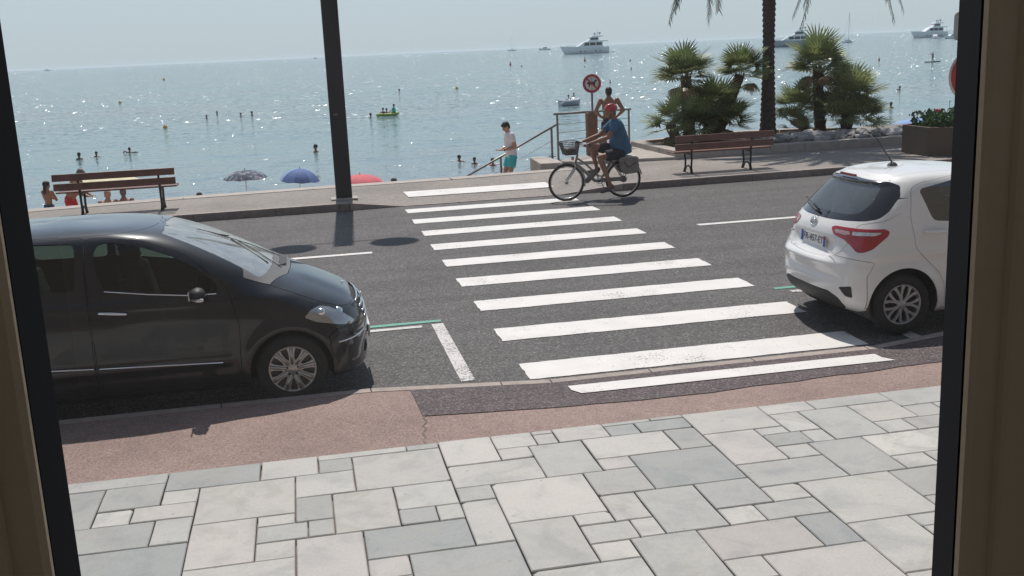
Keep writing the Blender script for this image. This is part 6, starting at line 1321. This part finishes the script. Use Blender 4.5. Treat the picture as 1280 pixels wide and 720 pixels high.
def yacht(label,x,y,L,rz,flip=False,hm=None):
    b=thing('motor_yacht',label,'yacht',(x,y,SEA),rz);k=L/33
    hull(33*k,7*k,4.5*k,.9,.30).build('hull',hm or M_hull,b)
    g=lambda P:[(a*k,c*k*1.42) for a,c in P]
    house(g([(-11.5,3.1),(8.5,3.6),(5.5,4.7),(3.0,5.9),(-11.5,5.9)]),5.6*k).build('main_deck',M_hull,b)
    house(g([(-15.5,5.9),(1.5,5.9),(.2,6.35),(-15.5,6.35)]),6.2*k).build('upper_overhang',M_hull,b)
    house(g([(-8.5,6.35),(-.5,6.35),(-2.8,8.3),(-8.5,8.3)]),4.4*k).build('bridge',M_hull,b)
    house(g([(-12,8.3),(-2.2,8.3),(-3.4,8.75),(-12,8.75)]),4.8*k).build('flybridge_roof',M_hull,b)
    for i,(u,v) in enumerate(((-10.6,-6.2),(-5.6,-1.2),(-.6,3.4))): house(g([(u,4.05),(v,4.05),(v-(.6 if i==2 else 0),5.5),(u,5.5)]),5.68*k).build('window',M_dwin,b)
    house(g([(-8.0,6.9),(-1.35,6.9),(-2.2,7.85),(-8.0,7.85)]),4.48*k).build('window',M_dwin,b)
    for u in (-9,-5.5,3.0,6.5): MB().lathe([(0,-3.42*k),(.38*k,-3.42*k),(.38*k,3.42*k),(0,3.42*k)],14,'y',(u*k,0,1.7*k)).build('porthole',M_dwin,b)
    m_=MB();m_.tube([(-8*k,0,12.3*k),(-8.6*k,0,15.2*k)],[.35*k,.14*k],8);m_.tube([(-8.6*k,-1.2*k,14.6*k),(-8.6*k,1.2*k,14.6*k)],.12*k,6);m_.tube([(-8.6*k,0,15.2*k),(-8.8*k,0,17.6*k)],.07*k,5);m_.build('mast',M_hullg,b)
    for u,v in ((-6.2,14.0),(-10.2,14.4)): MB().ell((u*k,0,v*k),(.8*k,.8*k,.95*k)).build('radar_dome',M_hullg,b);MB().tube([(u*k,0,12.3*k),(u*k,0,v*k)],.18*k,6).build('dome_stand',M_hullg,b)
    m_=MB()
    for u in np.linspace(9,16.5,7): m_.tube([(u*k,0,(4.6+.05*u)*k),(u*k,0,(5.6+.05*u)*k)],.05*k,4)
    m_.tube([(9*k,0,6.0*k),(16.8*k,0,6.45*k)],.05*k,4);m_.build('bow_rail',M_steel,b)
    MB().box((-18.6*k,0,.5*k),(4.4*k,5*k,.35*k)).build('swim_platform',M_deck,b);MB().box((-15.2*k,0,3.4*k),(3*k,5.6*k,.25*k)).build('aft_deck',M_deck,b)
    m_=MB();m_.tube([(-15*k,-2.6*k,4.4*k),(-15*k,-2.6*k,8.4*k)],.14*k,5);m_.tube([(-15*k,2.6*k,4.4*k),(-15*k,2.6*k,8.4*k)],.14*k,5);m_.build('deck_pillar',M_hull,b)
    return b
yacht('large white motor yacht anchored alone near the middle of the horizon',213.2,769.6,33,math.pi+.12)
yacht('large white motor yacht at the right, partly behind a small cabin boat',516.5,807.6,31,math.pi+.15)
yacht('grey-white motor yacht partly hidden between palm trunk and fan palm',283.0,580.2,24,math.pi-.2,hm=M_hullg)
def cruiser(label,x,y,L,rz,cat='boat'):
    b=thing('cabin_boat',label,cat,(x,y,SEA),rz);k=L/9
    hull(9*k,3*k,1.1*k,.6,.35).build('hull',M_hull,b);house([(-1.8*k,1.1*k),(2.4*k,1.3*k),(1.2*k,2.3*k),(-1.8*k,2.4*k)],2.2*k).build('cabin',M_hull,b);house([(-1.5*k,1.6*k),(1.75*k,1.6*k),(1.2*k,2.1*k),(-1.5*k,2.1*k)],2.26*k).build('window',M_dwin,b)
    MB().tube([(-1.5*k,0,2.3*k),(-1.8*k,0,3.6*k)],.05*k,5).build('mast',M_steel,b);return b
cruiser('small white cabin boat in front of the right-hand yacht',437.5,678.3,11,math.pi+.9);cruiser('small low boat at the right window edge beside the yacht',423.6,637.0,11,math.pi)
cruiser('tiny motor boat left of the large yacht on the horizon',531.4,2256.5,24,math.pi);cruiser('hazy ship speck on the far left horizon',-900,4300,22,0);cruiser('faint boat speck on the horizon left of the mast',96,4625,20,.3)
def sailer(label,x,y,L,H,rz):
    b=thing('sailing_boat',label,'sailing boat',(x,y,SEA),rz);k=L/11
    hull(11*k,3.4*k,1.2*k,.5,.25).build('hull',M_hull,b);house([(-2*k,1.1*k),(2.5*k,1.2*k),(1.6*k,1.9*k),(-2*k,1.9*k)],2*k).build('cabin',M_hullg,b);MB().tube([(.8*k,0,1.5*k),(.8*k,0,H)],.10*k,6).build('mast',M_steel,b);MB().tube([(.8*k,0,2.6*k),(-3.8*k,0,2.7*k)],.16*k,6).build('boom',M_hull,b)
    MB().tube([(5.6*k,0,1.6*k),(.8*k,0,H*.97)],.03*k,4).build('forestay',M_steel,b);MB().tube([(-5.2*k,0,1.4*k),(.8*k,0,H)],.03*k,4).build('backstay',M_steel,b);return b
sailer('anchored sailing boat with bare mast behind the right fan palm',366.6,668.7,12,20,.6);sailer('distant sailing boat with bare mast left of the large yacht',600,2944,24,38,math.pi)
# green inflatable with people, dinghy, paddle board
gi=thing('inflatable_boat','green and yellow inflatable boat crossing behind the lamp mast','inflatable boat',(8.9,107.2,SEA),.12);gi.scale=(.72,.72,.72)
M_gr=mat('green_rubber',(.25,.42,.10),.5);M_ye=mat('yellow_rubber',(.55,.52,.15),.5)
MB().tube([(-1.3,-.5,.18),(.8,-.5,.18),(1.35,-.25,.24),(1.45,0,.27),(1.35,.25,.24),(.8,.5,.18),(-1.3,.5,.18),(-1.45,0,.18)],.21,10,closed=True).build('tube',M_gr,gi);MB().tube([(-1.2,-.66,.30),(.8,-.66,.30),(1.4,-.33,.38)],.06,6).build('stripe',M_ye,gi);MB().box((-.1,0,.1),(2.6,.9,.08)).build('floor',M_ye,gi)
def rider(label,x,y,z,rz,skin,shirt,group=None,arms_up=False):
    p=thing('person',label,'person',(x,y,z),rz,group);mb=MB();mb.tube([(0,0,0),(0,0,.28),(0,0,.50)],[.17,.15,.17],10);mb.tube([(0,0,.5),(0,0,.62)],.05,8);mb.ell((0,0,.73),(.09,.10,.125));mb.tube([(-.18,0,.48),(-.28,.15,.30),(-.12,.36,.25 if not arms_up else .6)],[.05,.045,.035],7);mb.tube([(.18,0,.48),(.28,.15,.30),(.12,.36,.25)],[.05,.045,.035],7);mb.tube([(-.1,.05,.02),(-.12,.45,.12),(-.12,.55,-.1)],[.08,.06,.05],7);mb.tube([(.1,.05,.02),(.12,.45,.12),(.12,.55,-.1)],[.08,.06,.05],7)
    remesh(mb,'body',skin,p,.03,1);MB().ell((0,-.02,.77),(.10,.11,.11)).build('hair',M_hair,p)
    if shirt: MB().tube([(0,0,.05),(0,0,.28),(0,0,.48),(0,0,.54)],[.185,.17,.19,.08],12).build('shirt',shirt,p)
rider('person in a teal top upright at the bow of the green inflatable',9.55,107.2,SEA+.25,1.2,M_skin_d,M_teal);rider('dark person seated at the middle of the green inflatable',8.45,107.1,SEA-.05,.4,M_skin_d,None);rider('second seated person towards the stern of the green inflatable',8.80,107.2,SEA-.12,2.5,M_skin_d,None)
w_=MB()
for k in range(60): d=random.random();w_.ell((7.3-3.0*d,107.1+random.uniform(-.4,.4)*(.3+d),SEA+.01),(random.uniform(.05,.22),random.uniform(.05,.2),random.uniform(.01,.07)*(1-d*.6)),None,6,4)
o=w_.build('wake',M_foam,None);tag(o,kind='stuff')
dg_=thing('rowing_dinghy','small round white and blue dinghy with oars near the sign','dinghy',(27.7,107.3,SEA),.2)
hull(2.2,1.3,.55,.2,.2).build('hull',M_hullg,dg_);MB().tube([(-1.0,-.62,.5),(.6,-.62,.55),(1.1,0,.62),(.6,.62,.55),(-1.0,.62,.5)],.09,8).build('rim',M_hull,dg_)
for s in (-1,1): MB().tube([(.0,s*.5,.6),(s*1.8,s*.9,.25)],.025,5).build('oar',M_white,dg_)
rider('dark-haired person rowing the small round dinghy',27.6,107.3,SEA+.25,2.8,M_skin_d,M_pinkw)
sb=thing('paddle_board','dark paddle board far out at the upper right','paddle board',(120.2,186.7,SEA),.1)
hull(3.4*1.0,.8,.14,.1,.1).build('board',M_dwin,sb);sb.scale=(1,1,1)
pp=person('person standing on the paddle board holding a paddle',(120.1,186.7,SEA+.12),.3)
mb=MB();mb.tube([(0,0,.95),(0,0,1.25),(0,.02,1.45)],[.15,.14,.17],10);mb.ell((0,.03,1.65),(.09,.1,.125));mb.tube([(0,0,1.45),(0,.02,1.6)],.055,8)
for s in (-1,1): mb.tube([(s*.1,0,.95),(s*.14,.06,.5),(s*.16,0,.04)],[.09,.07,.05],8);mb.tube([(s*.18,0,1.42),(s*.28,.15,1.3),(-.30,.25,1.2 if s>0 else 1.55)],[.05,.045,.035],7)
remesh(mb,'body',M_skin_d,pp,.03,1);MB().tube([(-.30,.28,1.9),(-.30,.25,1.2),(.55,.3,.1)],.02,5).build('oar',M_dwin,None).matrix_world=Matrix.Translation((120.1,186.7,SEA+.12));tag(bpy.data.objects['oar.002'] if 'oar.002' in bpy.data.objects else bpy.data.objects['oar'],'long paddle held by the person on the paddle board','paddle')
